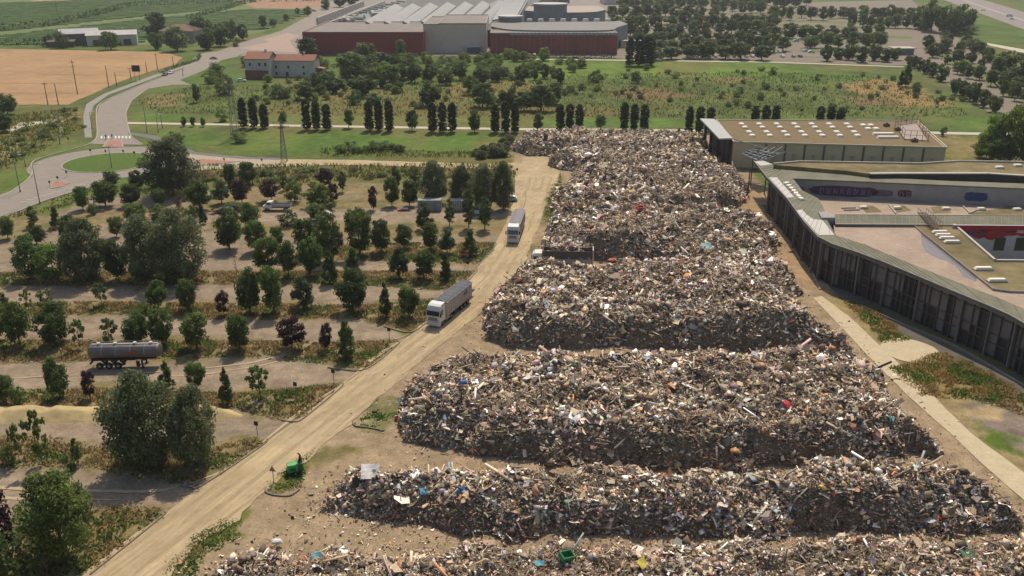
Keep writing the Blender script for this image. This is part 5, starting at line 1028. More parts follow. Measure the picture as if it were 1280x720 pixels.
b = MB(); a = P(307.5, 99); c = P(336, 99.6); b.wall(a, c, 0, 4.2, -.15); o = b.build('lower_wall', m_redp); o.parent = bpy.data.objects['farmhouse.001']; o.matrix_parent_inverse = (Matrix.Translation(o.parent.location) @ Matrix.Rotation(R(-4), 4, 'Z')).inverted()
e = empty('lean_to_porch', P(396, 96)); b = MB(); a = P(388, 95); b.add([(a.x, a.y, 4.3), (a.x+7, a.y-.6, 3.3), (a.x+7, a.y+5, 3.3), (a.x, a.y+5, 4.3), (a.x, a.y, 4.5), (a.x+7, a.y-.6, 3.5), (a.x+7, a.y+5, 3.5), (a.x, a.y+5, 4.5)], [(4, 5, 6, 7), (3, 2, 1, 0), (0, 1, 5, 4), (1, 2, 6, 5), (2, 3, 7, 6), (3, 0, 4, 7)])
o = part(b, 'roof', m_tile, e)
for dx, dy in ((6.6, 0), (6.6, 4.5), (.6, 0)):
    b = MB(); b.box((a.x+dx, a.y+dy, 1.7), (.35, .35, 3.3)); part(b, 'post', m_cream, e)
tag(e, 'small porch with orange tiled roof at the right end of the white farmhouse', 'porch')
house('farm_shed', 'open farm shed with grey metal roof, left of the two', 80, 124, 57, 24, 7.2, 2.2, M('shed_wall', (.17, .13, .11), .9, .3, .5), m_shed, [(.2, 1.9, 4, 3.6), (-.2, 1.9, 4, 3.6)], R(28), 'shed')
house('farm_shed', 'pale farm shed with white roof and dark doors, right of the two', 112, 170, 57, 16, 6.4, 2.2, m_cream, M('shed_roof_pale', (.44, .42, .40), .7, .2, .3), [(-.3, 2, 4.5, 3.6), (.1, 2, 4.5, 3.6), (.3, 2, 4.5, 3.6)], R(20), 'shed')
house('country_house', 'old country house with brown tiled hip roof among dark trees', 200, 244, 54, 16, 7.5, 3.4, M('old_plaster', (.30, .25, .21), .9, .2, .6), M('old_tiles', (.22, .135, .10), .9, .25, 1.0), [(-.3, 5, 1, 1.5), (0, 5, 1, 1.5), (.3, 5, 1, 1.5), (0, 1.3, 1.2, 2.4)], R(-3), hip=True)
house('garden_shed', 'small dark shed at the bottom left of the grey farm shed', 61, 92, 59, 8, 3.2, .8, M('shed_wood', (.10, .09, .075), .9, .3, 1), M('shed_moss', (.13, .12, .09), .9, .3, 1), [(.1, 1.5, 2, 2)], R(10), 'shed')

# ---------------------------------------------------------------- factory
m_redw = M('factory_red', (.27, .045, .042), .8, .15, .2, spec=.2); m_beige = M('factory_beige', (.56, .45, .37), .85, .12, .2); m_fr = M('factory_roof', (.22, .19, .17), .9, .2, .1); m_saw = M('sawtooth_panel', (.26, .26, .255), .6, .1, .1); m_gr = M('factory_grey', (.17, .19, .19), .7, .2, .1)
def fbuild(name, label, cat='factory'): e = empty(name, P(560, 68)); tag(e, label, cat); return e
f1 = fbuild('red_factory_hall', 'long windowless dark red factory hall with brown flat roof', 'factory hall')
def front_block(e, x0, x1, yb, ytop, dep, wm, nm='wall', roofm=m_fr, yb2=None):
    a = P(x0, yb); c = P(x1, yb2 or yb); H = ZAT((x0+x1)/2, yb, ytop); d = Vector((0, dep, 0)); b = MB(); q = [tuple(v[:2]) for v in (a, c, c+d, a+d)]; b.prism(q, 0, H); part(b, nm, wm, e)
    b = MB(); cc_ = sum((Vector(p) for p in q), Vector((0, 0)))/4; b.prism([tuple(cc_+(Vector(p)-cc_)*.99) for p in q], H, H+.12); part(b, 'roof', roofm, e); b = MB()
    for i in range(4): b.wall(q[i], q[(i+1) % 4], H-.2, H+.5, -.3 if False else .3)
    part(b, 'coping', m_coping if wm is not m_redw else M('red_coping', (.26, .16, .14), .8, .2, .5), e); return H
H1 = front_block(f1, 380, 530, 68.5, 41, 75, m_redw)
b = MB()
for k in range(24): p = P(383+k*6.2, 68.5); b.box((p.x, p.y-.03, H1/2), (.1, .1, H1-1))
part(b, 'wall_seams', M('red_seam', (.10, .03, .03), .8, .1, 1), f1); b = MB(); p = P(426, 68.4); b.box((p.x, p.y-.1, 2), (2.2, .3, 4)); part(b, 'door', m_dark, f1)
f2 = fbuild('beige_factory_block', 'beige factory block with dark windows between the two red facades', 'factory block')
H2 = front_block(f2, 530, 549, 66, 31, 60, m_beige); H2 = front_block(f2, 549, 608, 66, 30, 70, m_beige, yb2=66)
for x, w_, z, h_ in ((561, 5, .66, 2), (573, 7, .66, 2), (541, 3, .72, 1.5), (536, 4, .25, 3)):
    p = P(x, 65.9); b = MB(); b.box((p.x, p.y-.1, H2*z), (w_/2.1, .3, h_)); part(b, 'window', m_glassd, f2)
f3 = fbuild('sawtooth_factory', 'large factory roof of parallel pale sawtooth panels behind the beige block', 'factory roof')
zb_ = H1-1.5; a = P(452, 36, zb_); b = MB(); q = P2([(452, 36.5), (612, 36.5), (690, -8), (520, -8)], zb_); b.prism(q, 0, zb_-.4); part(b, 'wall', M('sawtooth_base', (.13, .13, .125), .9, .2, .1), f3)
for k in range(8):
    x0 = 457+k*23.2 if k < 7 else 620; xf = 494+k*21.8; n0 = P(x0, 33.0, zb_); f0 = P(xf, 10-(k*.8), zb_); n1 = P(x0+13, 33.0, zb_); f1_ = P(xf+11, 10-(k*.8), zb_)
    if k > 6: continue
    up = Vector((0, 0, 3.4)); b = MB(); b.add([n1, n0+up, f0+up, f1_, n0, f0], [(1, 0, 3, 2), (4, 1, 2, 5), (4, 0, 1), (5, 2, 3)]); part(b, 'sawtooth', m_saw, f3)
f4 = fbuild('red_finned_office', 'dark red glazed facade with thin pale vertical fins', 'office block')
H4 = front_block(f4, 613, 771, 68, 42, 26, M('red_glazing', (.27, .038, .04), .4, .3, .12, spec=.5))
b = MB()
for k in range(24): p = P(613.5+k*6.85, 68); b.box((p.x, p.y-.3, H4/2+.3), (.14, .5, H4+.6))
part(b, 'fins', M('pale_fin', (.36, .24, .22), .7, .1, 1), f4); b = MB()
for x0, x1, z0, z1 in ((622, 628, .2, 3.4), (640, 645, .2, 3), (704, 722, 1, 5), (722, 729, .2, 4), (738, 745, .5, 5), (755, 764, .5, 5)):
    a = P(x0, 67.9); c = P(x1, 67.9); b.box(((a.x+c.x)/2, a.y-.06, (z0+z1)/2), (c.x-a.x, .2, z1-z0))
part(b, 'ground_floor_windows', M('grey_glass', (.13, .13, .12), .3, .3, .4), f4); b = MB()
for k in range(26): p = P(640+k*5.2, 44, H4); b.box((p.x, p.y, H4+.8), (1.4, 3, 1.4), .5, taper=.7)
part(b, 'roof_units', m_saw, f4)
f5 = fbuild('curved_roof_block', 'grey flat roofed office wing with curved edge behind the red fins', 'office block')
z5 = H4+1.0; b = MB(); q = catmull([(614, 33), (640, 37), (700, 38), (760, 37.5), (772, 34), (785, 30)], 4)+[(775, 26), (760, 27), (700, 27), (640, 28), (615, 28)]; b.prism(P2(q, z5), 0, z5, 1, 0); part(b, 'upper_wall', [m_gr, M('grey_roof', (.19, .18, .17), .8, .15, .2)], f5)
b = MB()
for x in range(662, 770, 14): p = P(x, 26.5, z5); b.box((p.x, p.y, z5+.8), (4, 3, 1.6), taper=.8)
part(b, 'skylight_domes', m_sky, f5)
f6 = fbuild('round_roof_building', 'curved pale roofed building with low round tower behind the office wing', 'office building')
z6 = H4+4; b = MB(); b.prism(P2(catmull([(656, 13), (690, 15.5), (740, 15), (757, 12)], 4)+[(748, 7), (660, 8)], z6), 0, z6, 1, 0); part(b, 'wall', [m_gr, M('tan_roof', (.33, .28, .24), .8, .15, .2)], f6)
def drum_(cx, cy, rpx, z0, z1, e, m1, m2):
    c = P(cx, cy, z1); r_ = rpx/(S(cy+8)); b = MB(); b.tube((c.x, c.y, z0), (c.x, c.y, z1), r_, n=32); part(b, 'drum', m1, e); b = MB(); b.tube((c.x, c.y, z1), (c.x, c.y, z1+.8), r_*1.05, n=32); part(b, 'drum_roof', m2, e)
drum_(688, 5.5, 15, 0, z6+5, f6, m_gr, M('pale_drum', (.42, .42, .38), .7, .1, .2)); 
f7 = fbuild('round_stair_tower', 'low round grey drum with pale top left of the curved office wing', 'round tower'); drum_(638, 21, 12, 0, z5+3, f7, m_gr, MATS['pale_drum'])
f8 = fbuild('plant_yard', 'open plant yard with pale tanks and slatted frames behind the red hall', 'plant yard')
b = MB(); q = P2([(404, 32), (450, 33), (530, 3), (480, 2)], H1-3); b.prism(q, 0, H1-4); part(b, 'yard_roof', m_gr, f8)
for k in range(13):
    a = P(412+k*7.0, 26-k*1.95, H1-3); c = P(424+k*6.8, 27-k*1.95, H1-3); b = MB(); b.tube(a+Vector((0, 0, 1)), c+Vector((0, 0, 1)), .8, n=6); part(b, 'roof_truss', m_saw, f8)
rr = random.Random(31)
for k in range(16):
    x = rr.uniform(425, 485); y = 29-(x-425)*.25+rr.uniform(-3, 2); a = P(x, y, H1-3); b = MB(); l_ = rr.uniform(3, 9); an = rr.uniform(0, 3); b.tube(a+Vector((-math.cos(an)*l_/2, -math.sin(an)*l_/2, 1)), a+Vector((math.cos(an)*l_/2, math.sin(an)*l_/2, 1)), rr.uniform(1, 1.9), n=10); part(b, 'tank', M('cream_tank', (.50, .47, .38), .6, .15, .3), f8)
for pts in ([(403, 31), (481, 1)], [(397, 22), (455, 1)]):
    b = MB(); q = P2(pts, H1-1); b.wall(q[0], q[1], H1-6, H1-1, 1.2); part(b, 'pale_beam', m_coping, f8)
f9 = fbuild('ribbed_factory_roof', 'far factory roof with fine parallel ribs right of the sawtooth panels', 'factory roof'); b = MB(); q = P2([(616, 27), (648, 20), (660, 0), (632, -6), (612, 4)], H4+1); b.prism(q, 0, H4+.5); part(b, 'wall', m_gr, f9)
for k in range(12):
    a = P(617+k*2.6, 26-k*.6, H4+1); c = P(634+k*2.2, -2-k*.1, H4+1); b = MB(); b.tube(a, c, .9, n=4); part(b, 'roof_rib', m_saw, f9)
for i, (x0, x1, yb, yt, dp, lab) in enumerate(((690, 712, 4, -4, 40, 'small grey block on the horizon behind the round tower'), (755, 790, 6, -3, 50, 'pale block on the horizon right of the round tower'), (600, 680, -3, -12, 60, 'distant long grey shed at the top edge'), (776, 806, 60, 52, 10, 'small pale gatehouse right of the red fins'))):
    e = fbuild('distant_building', lab, 'building'); front_block(e, x0, x1, yb, yt, dp, m_beige if i % 2 else m_gr, roofm=m_coping)
    b = MB(); p = P((x0+x1)/2, yb); b.box((p.x, p.y-.1, 2.5), (4, .3, 2)); part(b, 'window', m_glassd, e)
e = fbuild('delivery_canopy', 'small canopy with pale blue roof in front of the beige block', 'canopy'); a = P(583, 67); c = P(601, 67); b = MB(); b.prism([(a.x, a.y), (c.x, c.y), (c.x, c.y+7), (a.x, a.y+7)], 3.6, 4.0); part(b, 'roof', M('blueish_roof', (.42, .48, .56), .6, .1, 1), e)
b = MB(); b.prism([(a.x+.5, a.y+.5), (c.x-.5, c.y+.5), (c.x-.5, c.y+6), (a.x+.5, a.y+6)], 0, 3.58); part(b, 'body', M('blue_box', (.06, .09, .15), .6, .1, 1), e)
e = fbuild('bus_shelter', 'low pavilion with pale flat roof among the parking trees', 'pavilion'); a = P(1117, 69); c = P(1145, 69); b = MB(); b.prism([(a.x, a.y), (c.x, c.y), (c.x, c.y+10), (a.x, a.y+10)], 3.4, 3.9); part(b, 'roof', m_coping, e); b = MB(); b.prism([(a.x+1, a.y+1), (c.x-1, c.y+1), (c.x-1, c.y+8), (a.x+1, a.y+8)], 0, 3.38); part(b, 'wall', m_gr, e)
# ================================================================ VEHICLES
m_tyre = M('tyre_rubber', (.02, .02, .02), .9, .2, 5); m_rim = M('wheel_rim', (.3, .3, .3), .5, .1, 5, metal=.5); m_wp = M('white_paint', (.62, .60, .57), .4, .08, 1, spec=.5); m_glass = M('vehicle_glass', (.03, .035, .045), .1, .1, 2, spec=.7)
m_chas = M('chassis_black', (.035, .033, .03), .7, .2, 2); m_lamp = M('headlight_lens', (.6, .6, .55), .2, .1, 5); m_red = M('rear_lamp_red', (.35, .02, .02), .4, .1, 5); m_trail = M('trailer_panel', (.44, .39, .35), .6, .15, .8, spec=.3); m_tarp = M('grey_tarpaulin', (.085, .09, .105), .75, .2, 1.2)
def wheel(e, x, y, r=.5, w_=.32):
    b = MB(); b.loft([[(x+r*k*math.cos(a*.3927), y+o, r+r*k*math.sin(a*.3927)) for a in range(16)] for k, o in ((.86, -w_/2), (1, -w_/2+.05), (1, w_/2-.05), (.86, w_/2))]); wh = b.build('wheel', m_tyre, e, smooth=False)
    b = MB()
    for s in (-1, 1): b.tube((x, y+s*(w_/2-.03), r), (x, y+s*(w_/2+.012), r), r*.56, r*.45, 12)
    b.build('rim', m_rim, wh)
def lorry(loc, ang, label, box_m=m_trail, roof_m=m_tarp, tl=13.4):
    e = empty('articulated_lorry', loc, ang)     # +x is forward, origin at the cab front
    b = MB(); Wc = 1.25
    prof = [(-2.25, .9), (-.02, .9), (0.0, 1.2), (-.03, 2.0), (-.22, 3.0), (-.55, 3.62), (-1.1, 3.85), (-2.25, 3.9)]
    v = [(x, -Wc if z < 3.2 else -Wc*.93, z) for x, z in prof]+[(x, Wc if z < 3.2 else Wc*.93, z) for x, z in prof]; n = len(prof)
    b.add(v, [tuple(range(n))]+[tuple(range(2*n-1, n-1, -1))]+[(i+n, (i+1) % n+n, (i+1) % n, i) for i in range(n)]); cab = b.build('cab', m_wp, e, bevel=.06)
    b = MB(); b.add([(-.02, -1.12, 2.08), (-.02, 1.12, 2.08), (-.20, 1.08, 2.92), (-.20, -1.08, 2.92)]+[(-.1, -1.12, 2.08), (-.1, 1.12, 2.08), (-.3, 1.08, 2.92), (-.3, -1.08, 2.92)], [(0, 1, 2, 3), (4, 7, 6, 5), (0, 4, 5, 1), (2, 6, 7, 3), (1, 5, 6, 2), (0, 3, 7, 4)]); b.build('windscreen', m_glass, cab).location.x = .045
    b = MB(); b.box((.1, 0, 3.0), (.34, 2.3, .12)); b.build('sun_visor', m_chas, cab)
    for s in (-1, 1):
        b = MB(); b.box((-.85, s*1.262, 2.45), (.95, .03, .85)); b.build('side_window', m_glass, cab)
        b = MB(); b.box((.02, s*1.45, 2.4), (.12, .22, .75)); b.tube((-.1, s*1.2, 2.75), (.02, s*1.45, 2.72), .03, n=5); b.build('mirror', m_chas, cab)
        b = MB(); b.box((.035, s*.95, .98), (.08, .45, .24)); b.build('headlight', m_lamp, cab)
        b = MB(); b.box((-3.2, s*1.0, .75), (1.5, .35, .65)); b.build('fuel_tank', m_rim, e, bevel=.05)
        b = MB(); b.box((-tl-2.6+.0, s*.95, 1.0), (.06, .35, .18)); b.build('tail_lamp', m_red, e)
    b = MB(); b.box((.03, 0, 1.55), (.06, 1.6, .5)); b.box((.04, 0, 1.25), (.06, 1.9, .08)); b.build('grille', M('grille_grey', (.2, .2, .2), .5, .2, 9), cab)
    b = MB(); b.box((-.25, 0, .62), (.7, 2.45, .55)); b.build('bumper', m_wp, e, bevel=.06)
    b = MB(); b.box((-3.2, 0, .95), (6.2, .85, .25)); b.box((-10, 0, 1.05), (11.5, .9, .22)); b.box((-6.6, 0, .55), (.3, 1.8, .9)); b.build('chassis', m_chas, e)
    b = MB(); x0 = -2.65; x1 = x0-tl; b.box(((x0+x1)/2, 0, 2.35), (tl, 2.5, 2.4)); tr = b.build('trailer_box', box_m, e, bevel=.03)
    b = MB()
    for k in range(14):
        x = x0-.4-k*(tl-.8)/13
        for s in (-1, 1): b.box((x, s*1.265, 2.35), (.08, .03, 2.3))
    for s in (-1, 1): b.box(((x0+x1)/2, s*1.27, 1.2), (tl, .05, .12)); b.box(((x0+x1)/2, s*1.27, 3.5), (tl, .05, .12))
    b.build('side_ribs', M('trailer_rib', (.34, .31, .28), .6, .1, 2), tr)
    b = MB(); n = 8; rings = []
    for k in range(15):
        x = x0+.05-k*(tl+.1)/14; sag = .06*(k % 2); rings.append([(x, -1.29+2.58*i/n, 3.56+.36*math.sin(math.pi*i/n)**.8-sag) for i in range(n+1)]+[(x, 1.29, 3.42), (x, -1.29, 3.42)])
    b.loft(rings); b.build('tarpaulin_roof', roof_m, tr, smooth=False)
    for s in (-1, 1):
        b = MB(); b.box((x0-7.2, s*1.275, 2.6), (.8, .012, .5)); b.box((x0-7.9, s*1.275, 2.75), (.35, .012, .8)); b.build('side_emblem', M('emblem_dark', (.10, .08, .10), .6, .1, 4), tr)
        for x in (-1.3, -4.4): wheel(e, x, s*1.02, .5, .36)
        for x in (x1+1.6, x1+2.9, x1+4.2): wheel(e, x, s*1.02, .5, .38)
    tag(e, label, 'lorry', 'lorries driving on the gravel track'); return e
def heading(a, c):
    d = P(*a)-P(*c); return math.atan2(d.y, d.x)
h1 = heading((430, 510), (596, 370)); p1 = P(541.5, 409.5); 
lorry(p1+Vector((0, 0, .01)), h1, 'white articulated lorry with dark grey tarpaulin roof, nearer one on the gravel track', tl=10.2)
h2 = heading((618, 350), (668, 220)); lorry(P(641, 305)+Vector((0, 0, .01)), h2, 'farther articulated lorry coming down the gravel track, grey roofed', M('trailer_panel_grey', (.30, .27, .26), .6, .15, .8), M('grey_tarpaulin_pale', (.20, .19, .20), .75, .2, 1.2), 10.8)
# silver tanker semitrailer, facing right
a = P(116, 458); c = P(204, 456); L = (c-a).length; ang = math.atan2((c-a).y, (c-a).x); e = empty('tanker_trailer', a.lerp(c, .5), ang); h = L/2
b = MB(); rings = []; zc = 2.55
for x, k in ((-h, .35), (-h+.03, .8), (-h+.18, .96), (-h+.4, 1), (h-.4, 1), (h-.18, .96), (h-.03, .8), (h, .35)): rings.append([(x, 1.22*k*math.cos(t*.3142), zc+1.05*k*math.sin(t*.3142)) for t in range(20)])
b.loft(rings); m_sil = M('dull_aluminium', (.155, .138, .13), .5, .25, .6, metal=.25, spec=.4); tk = b.build('tank', m_sil, e, smooth=True)
b = MB(); b.box((0, 0, 3.62), (L*.94, .5, .05)); 
for s in (-1, 1): b.tube((-h*.95, s*.5, 3.8), (h*.95, s*.5, 3.8), .03, n=5)
b.build('walkway', m_rim, tk)
for x in (-h*.72, -h*.25, h*.3, h*.75): b = MB(); b.tube((x, 0, 3.64), (x, 0, 3.86), .28, .25, 10); b.build('hatch', m_lamp, tk)
b = MB()
for x in (-h*.6, -h*.2, h*.2, h*.6): b = MB(); b.loft([[(x+o, 1.235*math.cos(t*.3142), zc+1.065*math.sin(t*.3142)) for t in range(20)] for o in (-.05, .05)], cap=False); b.build('band', m_rim, tk)
b = MB(); b.box((h*.25, -1.236, 2.6), (1.1, .02, .5)); b.box((h*.32, -1.238, 2.75), (.5, .02, .8)); b.build('red_emblem', M('faded_red', (.30, .08, .06), .6, .2, 3), tk)
b = MB(); b.box((-h*.35, 0, 1.25), (L*.62, 1.0, .28)); b.box((h*.45, 0, 1.35), (L*.4, .9, .18)); b.box((-h+.2, 0, .95), (.15, 2.3, .25)); b.build('chassis', m_chas, e)
for s in (-1, 1):
    b = MB(); b.box((h*.48, s*.85, .65), (.2, .2, 1.3)); b.box((h*.48, s*.85, .06), (.5, .4, .1)); b.box((h*.38, s*1.1, .8), (.5, .12, .9)); b.build('landing_leg', m_chas, e)
    for x in (-h+1.5, -h+2.85, -h+4.2): wheel(e, x, s*1.0, .52, .36)
tag(e, 'silver tanker trailer parked without a lorry between the planted strips', 'tanker trailer')
# cars and vans
def car(loc, ang, label, col, group=None, L=4.3, W=1.75, H=1.45, style='hatch', cat='car', name=None):
    e = empty(name or ('parked_car' if cat == 'car' else cat), loc, ang); mp = M('car_paint_%02d%02d%02d' % tuple(int(c*99) for c in col), col, .3, .05, 1, spec=.6); h = L/2; hh = H/1.45
    if style == 'van': prof = [(-h, .35), (-h, 1.0*hh), (-h+.05, 1.4*hh), (-h+.2, 1.45*hh), (h*.35, 1.45*hh), (h*.62, .95*hh), (h*.97, .75*hh), (h, .5), (h, .3)]
    else: prof = [(-h, .35), (-h, .85), (-h+.15, 1.0), (-h*.72, 1.40*hh), (-h*.2, 1.45*hh), (h*.12, 1.42*hh), (h*.48, .95), (h*.93, .75), (h, .55), (h, .3)]
    rings = []
    for s, k in ((-1, 1), (1, 1)): pass
    v = []; n = len(prof)
    for s in (-1, -.8, .8, 1):
        for x, z in prof: tp = .0 if z < .96 else .16; kk = .97 if abs(s) == 1 else 1; v.append((x*kk, s*(W/2-tp*(1 if abs(s) == 1 else 1.1)), z if abs(s) < 1 or z < .9 else z-.05))
    f = [tuple(range(n)), tuple(range(4*n-1, 3*n-1, -1))]
    for k in range(3): f += [((k+1)*n+i, (k+1)*n+(i+1) % n, k*n+(i+1) % n, k*n+i) for i in range(n)]
    b = MB(); b.add(v, f); body = b.build('body', mp, e)
    b = MB(); zc = 1.17*hh; xf = h*.14; xe = h*.46
    if style == 'van': b.add([(h*.40, -W*.40, 1.38*hh), (h*.40, W*.40, 1.38*hh), (h*.62, W*.43, .98*hh), (h*.62, -W*.43, .98*hh)], [(3, 2, 1, 0), (0, 1, 2, 3)])
    else: b.add([(xf+.02, -W*.36, 1.40*hh), (xf+.02, W*.36, 1.40*hh), (xe+.03, W*.42, .98), (xe+.03, -W*.42, .98)], [(3, 2, 1, 0), (0, 1, 2, 3)])
    for q in range(0): pass
    b.v = [(x+.02, y, z+.02) for x, y, z in b.v]; b.build('windscreen', m_glass, e)
    for s in (-1, 1):
        b = MB(); ys = s*(W/2-.02); yt = s*(W/2-.15); x0 = -h*.7 if style != 'van' else h*.1
        b.add([(x0, ys, 1.0*hh), (h*.40, ys, 1.0*hh), (h*.12, yt, 1.36*hh), (x0+.15, yt, 1.36*hh), (x0, ys-s*.06, 1.0*hh), (h*.40, ys-s*.06, 1.0*hh), (h*.12, yt-s*.06, 1.36*hh), (x0+.15, yt-s*.06, 1.36*hh)], [(0, 1, 2, 3), (3, 2, 1, 0), (4, 5, 6, 7)]); b.build('side_window', m_glass, e)
        b = MB(); b.box((h-.02, s*W*.34, .66), (.1, .35, .16)); b.build('headlight', m_lamp, e)
        for x in (-h*.62, h*.62): wheel(e, x, s*(W/2-.1), .32, .2)
    tag(e, label, cat, group); return e
car(P(206.5, 94.5), heading((200, 97), (225, 88)), 'dark car driving on the main road beside the wheat field, front one of two', (.04, .045, .05), name='car')
car(P(214, 92), heading((200, 97), (225, 88)), 'white car driving close behind the dark car on the main road', (.6, .6, .6), name='car')
car(P(267, 74), R(170), 'small pale reddish car at the road junction near the farm', (.35, .2, .18), name='car')
car(P(302, 102), R(10), 'white car parked on the grass beside the farmhouse', (.62, .62, .62))
car(P(402, 271), R(170), 'white car half hidden by dark trees in the parking lot', (.62, .62, .62), L=4.6)
car(P(595, 266), R(-85), 'pale silver car facing the camera between two slim upright trees', (.42, .43, .44), H=1.55)
car(P(282, 266), R(175), 'dark car half hidden beside the trees left of the parked flatbed', (.05, .05, .055))
car(P(636, 251), R(175), 'white car standing behind the grey willows by the gravel track', (.55, .55, .54))
car(P(598, 246), R(175), 'red car behind the grey willows', (.3, .06, .05))
cols = [(.62, .62, .62), (.5, .5, .5), (.05, .05, .06), (.3, .3, .32), (.62, .60, .58), (.3, .05, .04), (.06, .09, .2), (.6, .6, .62)]
rr = random.Random(77); proto_c = {}; carn = {}
def far_car(x, y, ang, lab, grp, ci=None):
    ci = rr.randrange(len(cols)) if ci is None else ci
    if ci not in proto_c: proto_c[ci] = car(P(x, y), ang, lab, cols[ci], grp); return
    c = copy_tree(proto_c[ci]); c.location = P(x, y); c.rotation_euler.z = ang; c['label'] = lab; c['group'] = grp
CN = ['white', 'light grey', 'black', 'dark grey', 'off white', 'red', 'dark blue', 'pure white']
for row_i, (y, xa, xb) in enumerate([(71.5, 815, 1000), (66, 790, 985), (57, 800, 975), (47, 800, 970), (36, 775, 960)]):
    x = xa
    while x < xb:
        if rr.random() < .8:
            ci = rr.randrange(8); carn[(ci, row_i)] = carn.get((ci, row_i), -1)+1; far_car(x, y, R(90)+rr.uniform(-.05, .05), '%s car, %s such in the %s car row from the meadow' % (CN[ci], nth(carn[(ci, row_i)]), ['first', 'second', 'third', 'fourth', 'fifth'][row_i]), 'cars in the tree lined parking', ci)
        x += rr.uniform(5.2, 8.5)
for x, y, lab in ((1014, 66, 'car parked alone in the open parking, left'), (1008, 64.5, 'car parked beside the lone one in the open parking'), (995, 52, 'small pale car far left in the open parking'), (1000, 50, 'second small car far left in the open parking')): far_car(x, y, .2, lab, 'cars in the open parking')
for i, x in enumerate((704, 720, 736)): far_car(x, 73.4, 0, '%s dark car parked before the clipped hedge' % ['left', 'middle', 'right'][i], 'dark cars before the hedge', [2, 2, 3][i])
for i, x in enumerate((627, 642, 654, 661, 668, 675)): far_car(x, 69.6, R(90), 'white car parked in front of the red fins, %s in the row' % nth(i), 'white cars before the office', 0)
for i, (x, y) in enumerate(((1212, 8.5), (1229, 13.5), (1265, 24.5))): far_car(x, y, R(-28), ['left', 'middle', 'right'][i]+' white vehicle driving on the motorway', 'vehicles on the motorway', 0)
car(P(1262, 21), R(-28), 'white van just ahead of the rightmost car on the motorway', (.6, .6, .6), L=6, W=2.1, H=2.4, style='van', cat='van', name='van')
e = empty('coach', P(674, 67.5)); b = MB(); b.box((0, 0, 1.9), (12, 2.5, 2.9)); b.build('body', M('coach_dark', (.05, .055, .08), .4, .1, 1), e, bevel=.2); b = MB(); b.box((0, 0, 3.45), (11.4, 2.3, .25)); b.build('roof', m_wp, e); b = MB(); b.box((.3, -1.27, 2.3), (10.6, .03, 1.1)); b.build('windows', m_glass, e)
for x in (-3.8, 4.2):
    for s in (-1, 1): wheel(e, x, s*1.1, .5, .3)
tag(e, 'dark coach with pale roof parked in front of the red fins', 'coach')
# flatbed pickup
e = empty('flatbed_truck', P(347, 262.5), R(178)); b = MB(); prof = [(1.0, .6), (3.3, .6), (3.3, 1.15), (2.75, 1.3), (2.2, 2.15), (1.0, 2.2)]; n = 6
b.add([(x, -.95, z) for x, z in prof]+[(x, .95, z) for x, z in prof], [tuple(range(n)), tuple(range(2*n-1, n-1, -1))]+[(i+n, (i+1) % n+n, (i+1) % n, i) for i in range(n)]); cb = b.build('cab', m_wp, e, bevel=.05)
b = MB(); b.add([(2.78, -.85, 1.35), (2.78, .85, 1.35), (2.26, .8, 2.1), (2.26, -.8, 2.1)], [(0, 1, 2, 3), (3, 2, 1, 0)]); b.v = [(x+.03, y, z+.03) for x, y, z in b.v]; b.build('windscreen', m_glass, cb)
for s in (-1, 1): b = MB(); b.box((1.75, s*.955, 1.75), (1.0, .03, .5)); b.build('side_window', m_glass, cb); b = MB(); b.box((3.3, s*.7, .9), (.06, .3, .2)); b.build('headlight', m_lamp, cb)
b = MB(); b.box((-1.2, 0, 1.05), (4.3, 2.1, .12)); 
for s in (-1, 1): b.box((-1.2, s*1.05, 1.35), (4.3, .06, .45)); b.tube((.85, s*.95, 1.1), (.85, s*.95, 2.2), .04, n=5)
b.box((-3.36, 0, 1.35), (.06, 2.1, .45)); b.box((.92, 0, 1.5), (.06, 2.1, .8)); b.tube((.85, -.95, 2.2), (.85, .95, 2.2), .04, n=5); b.build('flatbed', M('bed_grey', (.3, .3, .31), .5, .15, 2), e)
b = MB(); b.box((0, 0, .7), (6, .8, .2)); b.build('chassis', m_chas, e)
for x in (2.4, -2.0):
    for s in (-1, 1): wheel(e, x, s*.85, .38, .26)
tag(e, 'white pickup with grey flatbed parked on the back lane facing left', 'pickup truck')
# tipper lorry between the heaps
e = empty('tipper_lorry', P(664, 333.5), R(176)); b = MB(); prof = [(-2.1, .9), (0, .9), (0, 2.0), (-.25, 2.9), (-.7, 3.25), (-2.1, 3.3)]; n = 6
b.add([(x, -1.2, z) for x, z in prof]+[(x, 1.2, z) for x, z in prof], [tuple(range(n)), tuple(range(2*n-1, n-1, -1))]+[(i+n, (i+1) % n+n, (i+1) % n, i) for i in range(n)]); cb = b.build('cab', m_wp, e, bevel=.08)
b = MB(); b.box((-.08, 0, 2.35), (.12, 2.1, .75)); b.build('windscreen', m_glass, cb)
for s in (-1, 1): b = MB(); b.box((-.9, s*1.21, 2.3), (.9, .03, .7)); b.build('side_window', m_glass, cb)
b = MB(); x0, x1 = -2.4, -12.0; L = x0-x1; cx = (x0+x1)/2
for s in (-1, 1): b.box((cx, s*1.25, 2.5), (L, .1, 2.6))
b.box((x0, 0, 2.6), (.1, 2.6, 2.8)); b.box((cx, 0, 1.2), (L, 2.4, .1)); b.build('tipper_body', M('tipper_dark', (.09, .08, .075), .7, .3, 1), e)
b = MB()
for s in (-1, 1): b.box((cx, s*1.32, 1.75), (L, .03, .9))
b.build('side_board', M('tipper_grey', (.32, .31, .31), .6, .15, 1), e); b = MB(); b.box((x1, 0, 2.6), (.14, 2.7, 3.0)); b.build('tailgate', m_wp, e)
r = np.random.default_rng(5); n_ = 900; lx = r.uniform(x1+.2, x0-.2, n_); ly = r.uniform(-1.15, 1.15, n_); lz = 2.2+.9*(fbm(lx/2, ly/2, 9)-.3)+r.uniform(0, .3, n_)
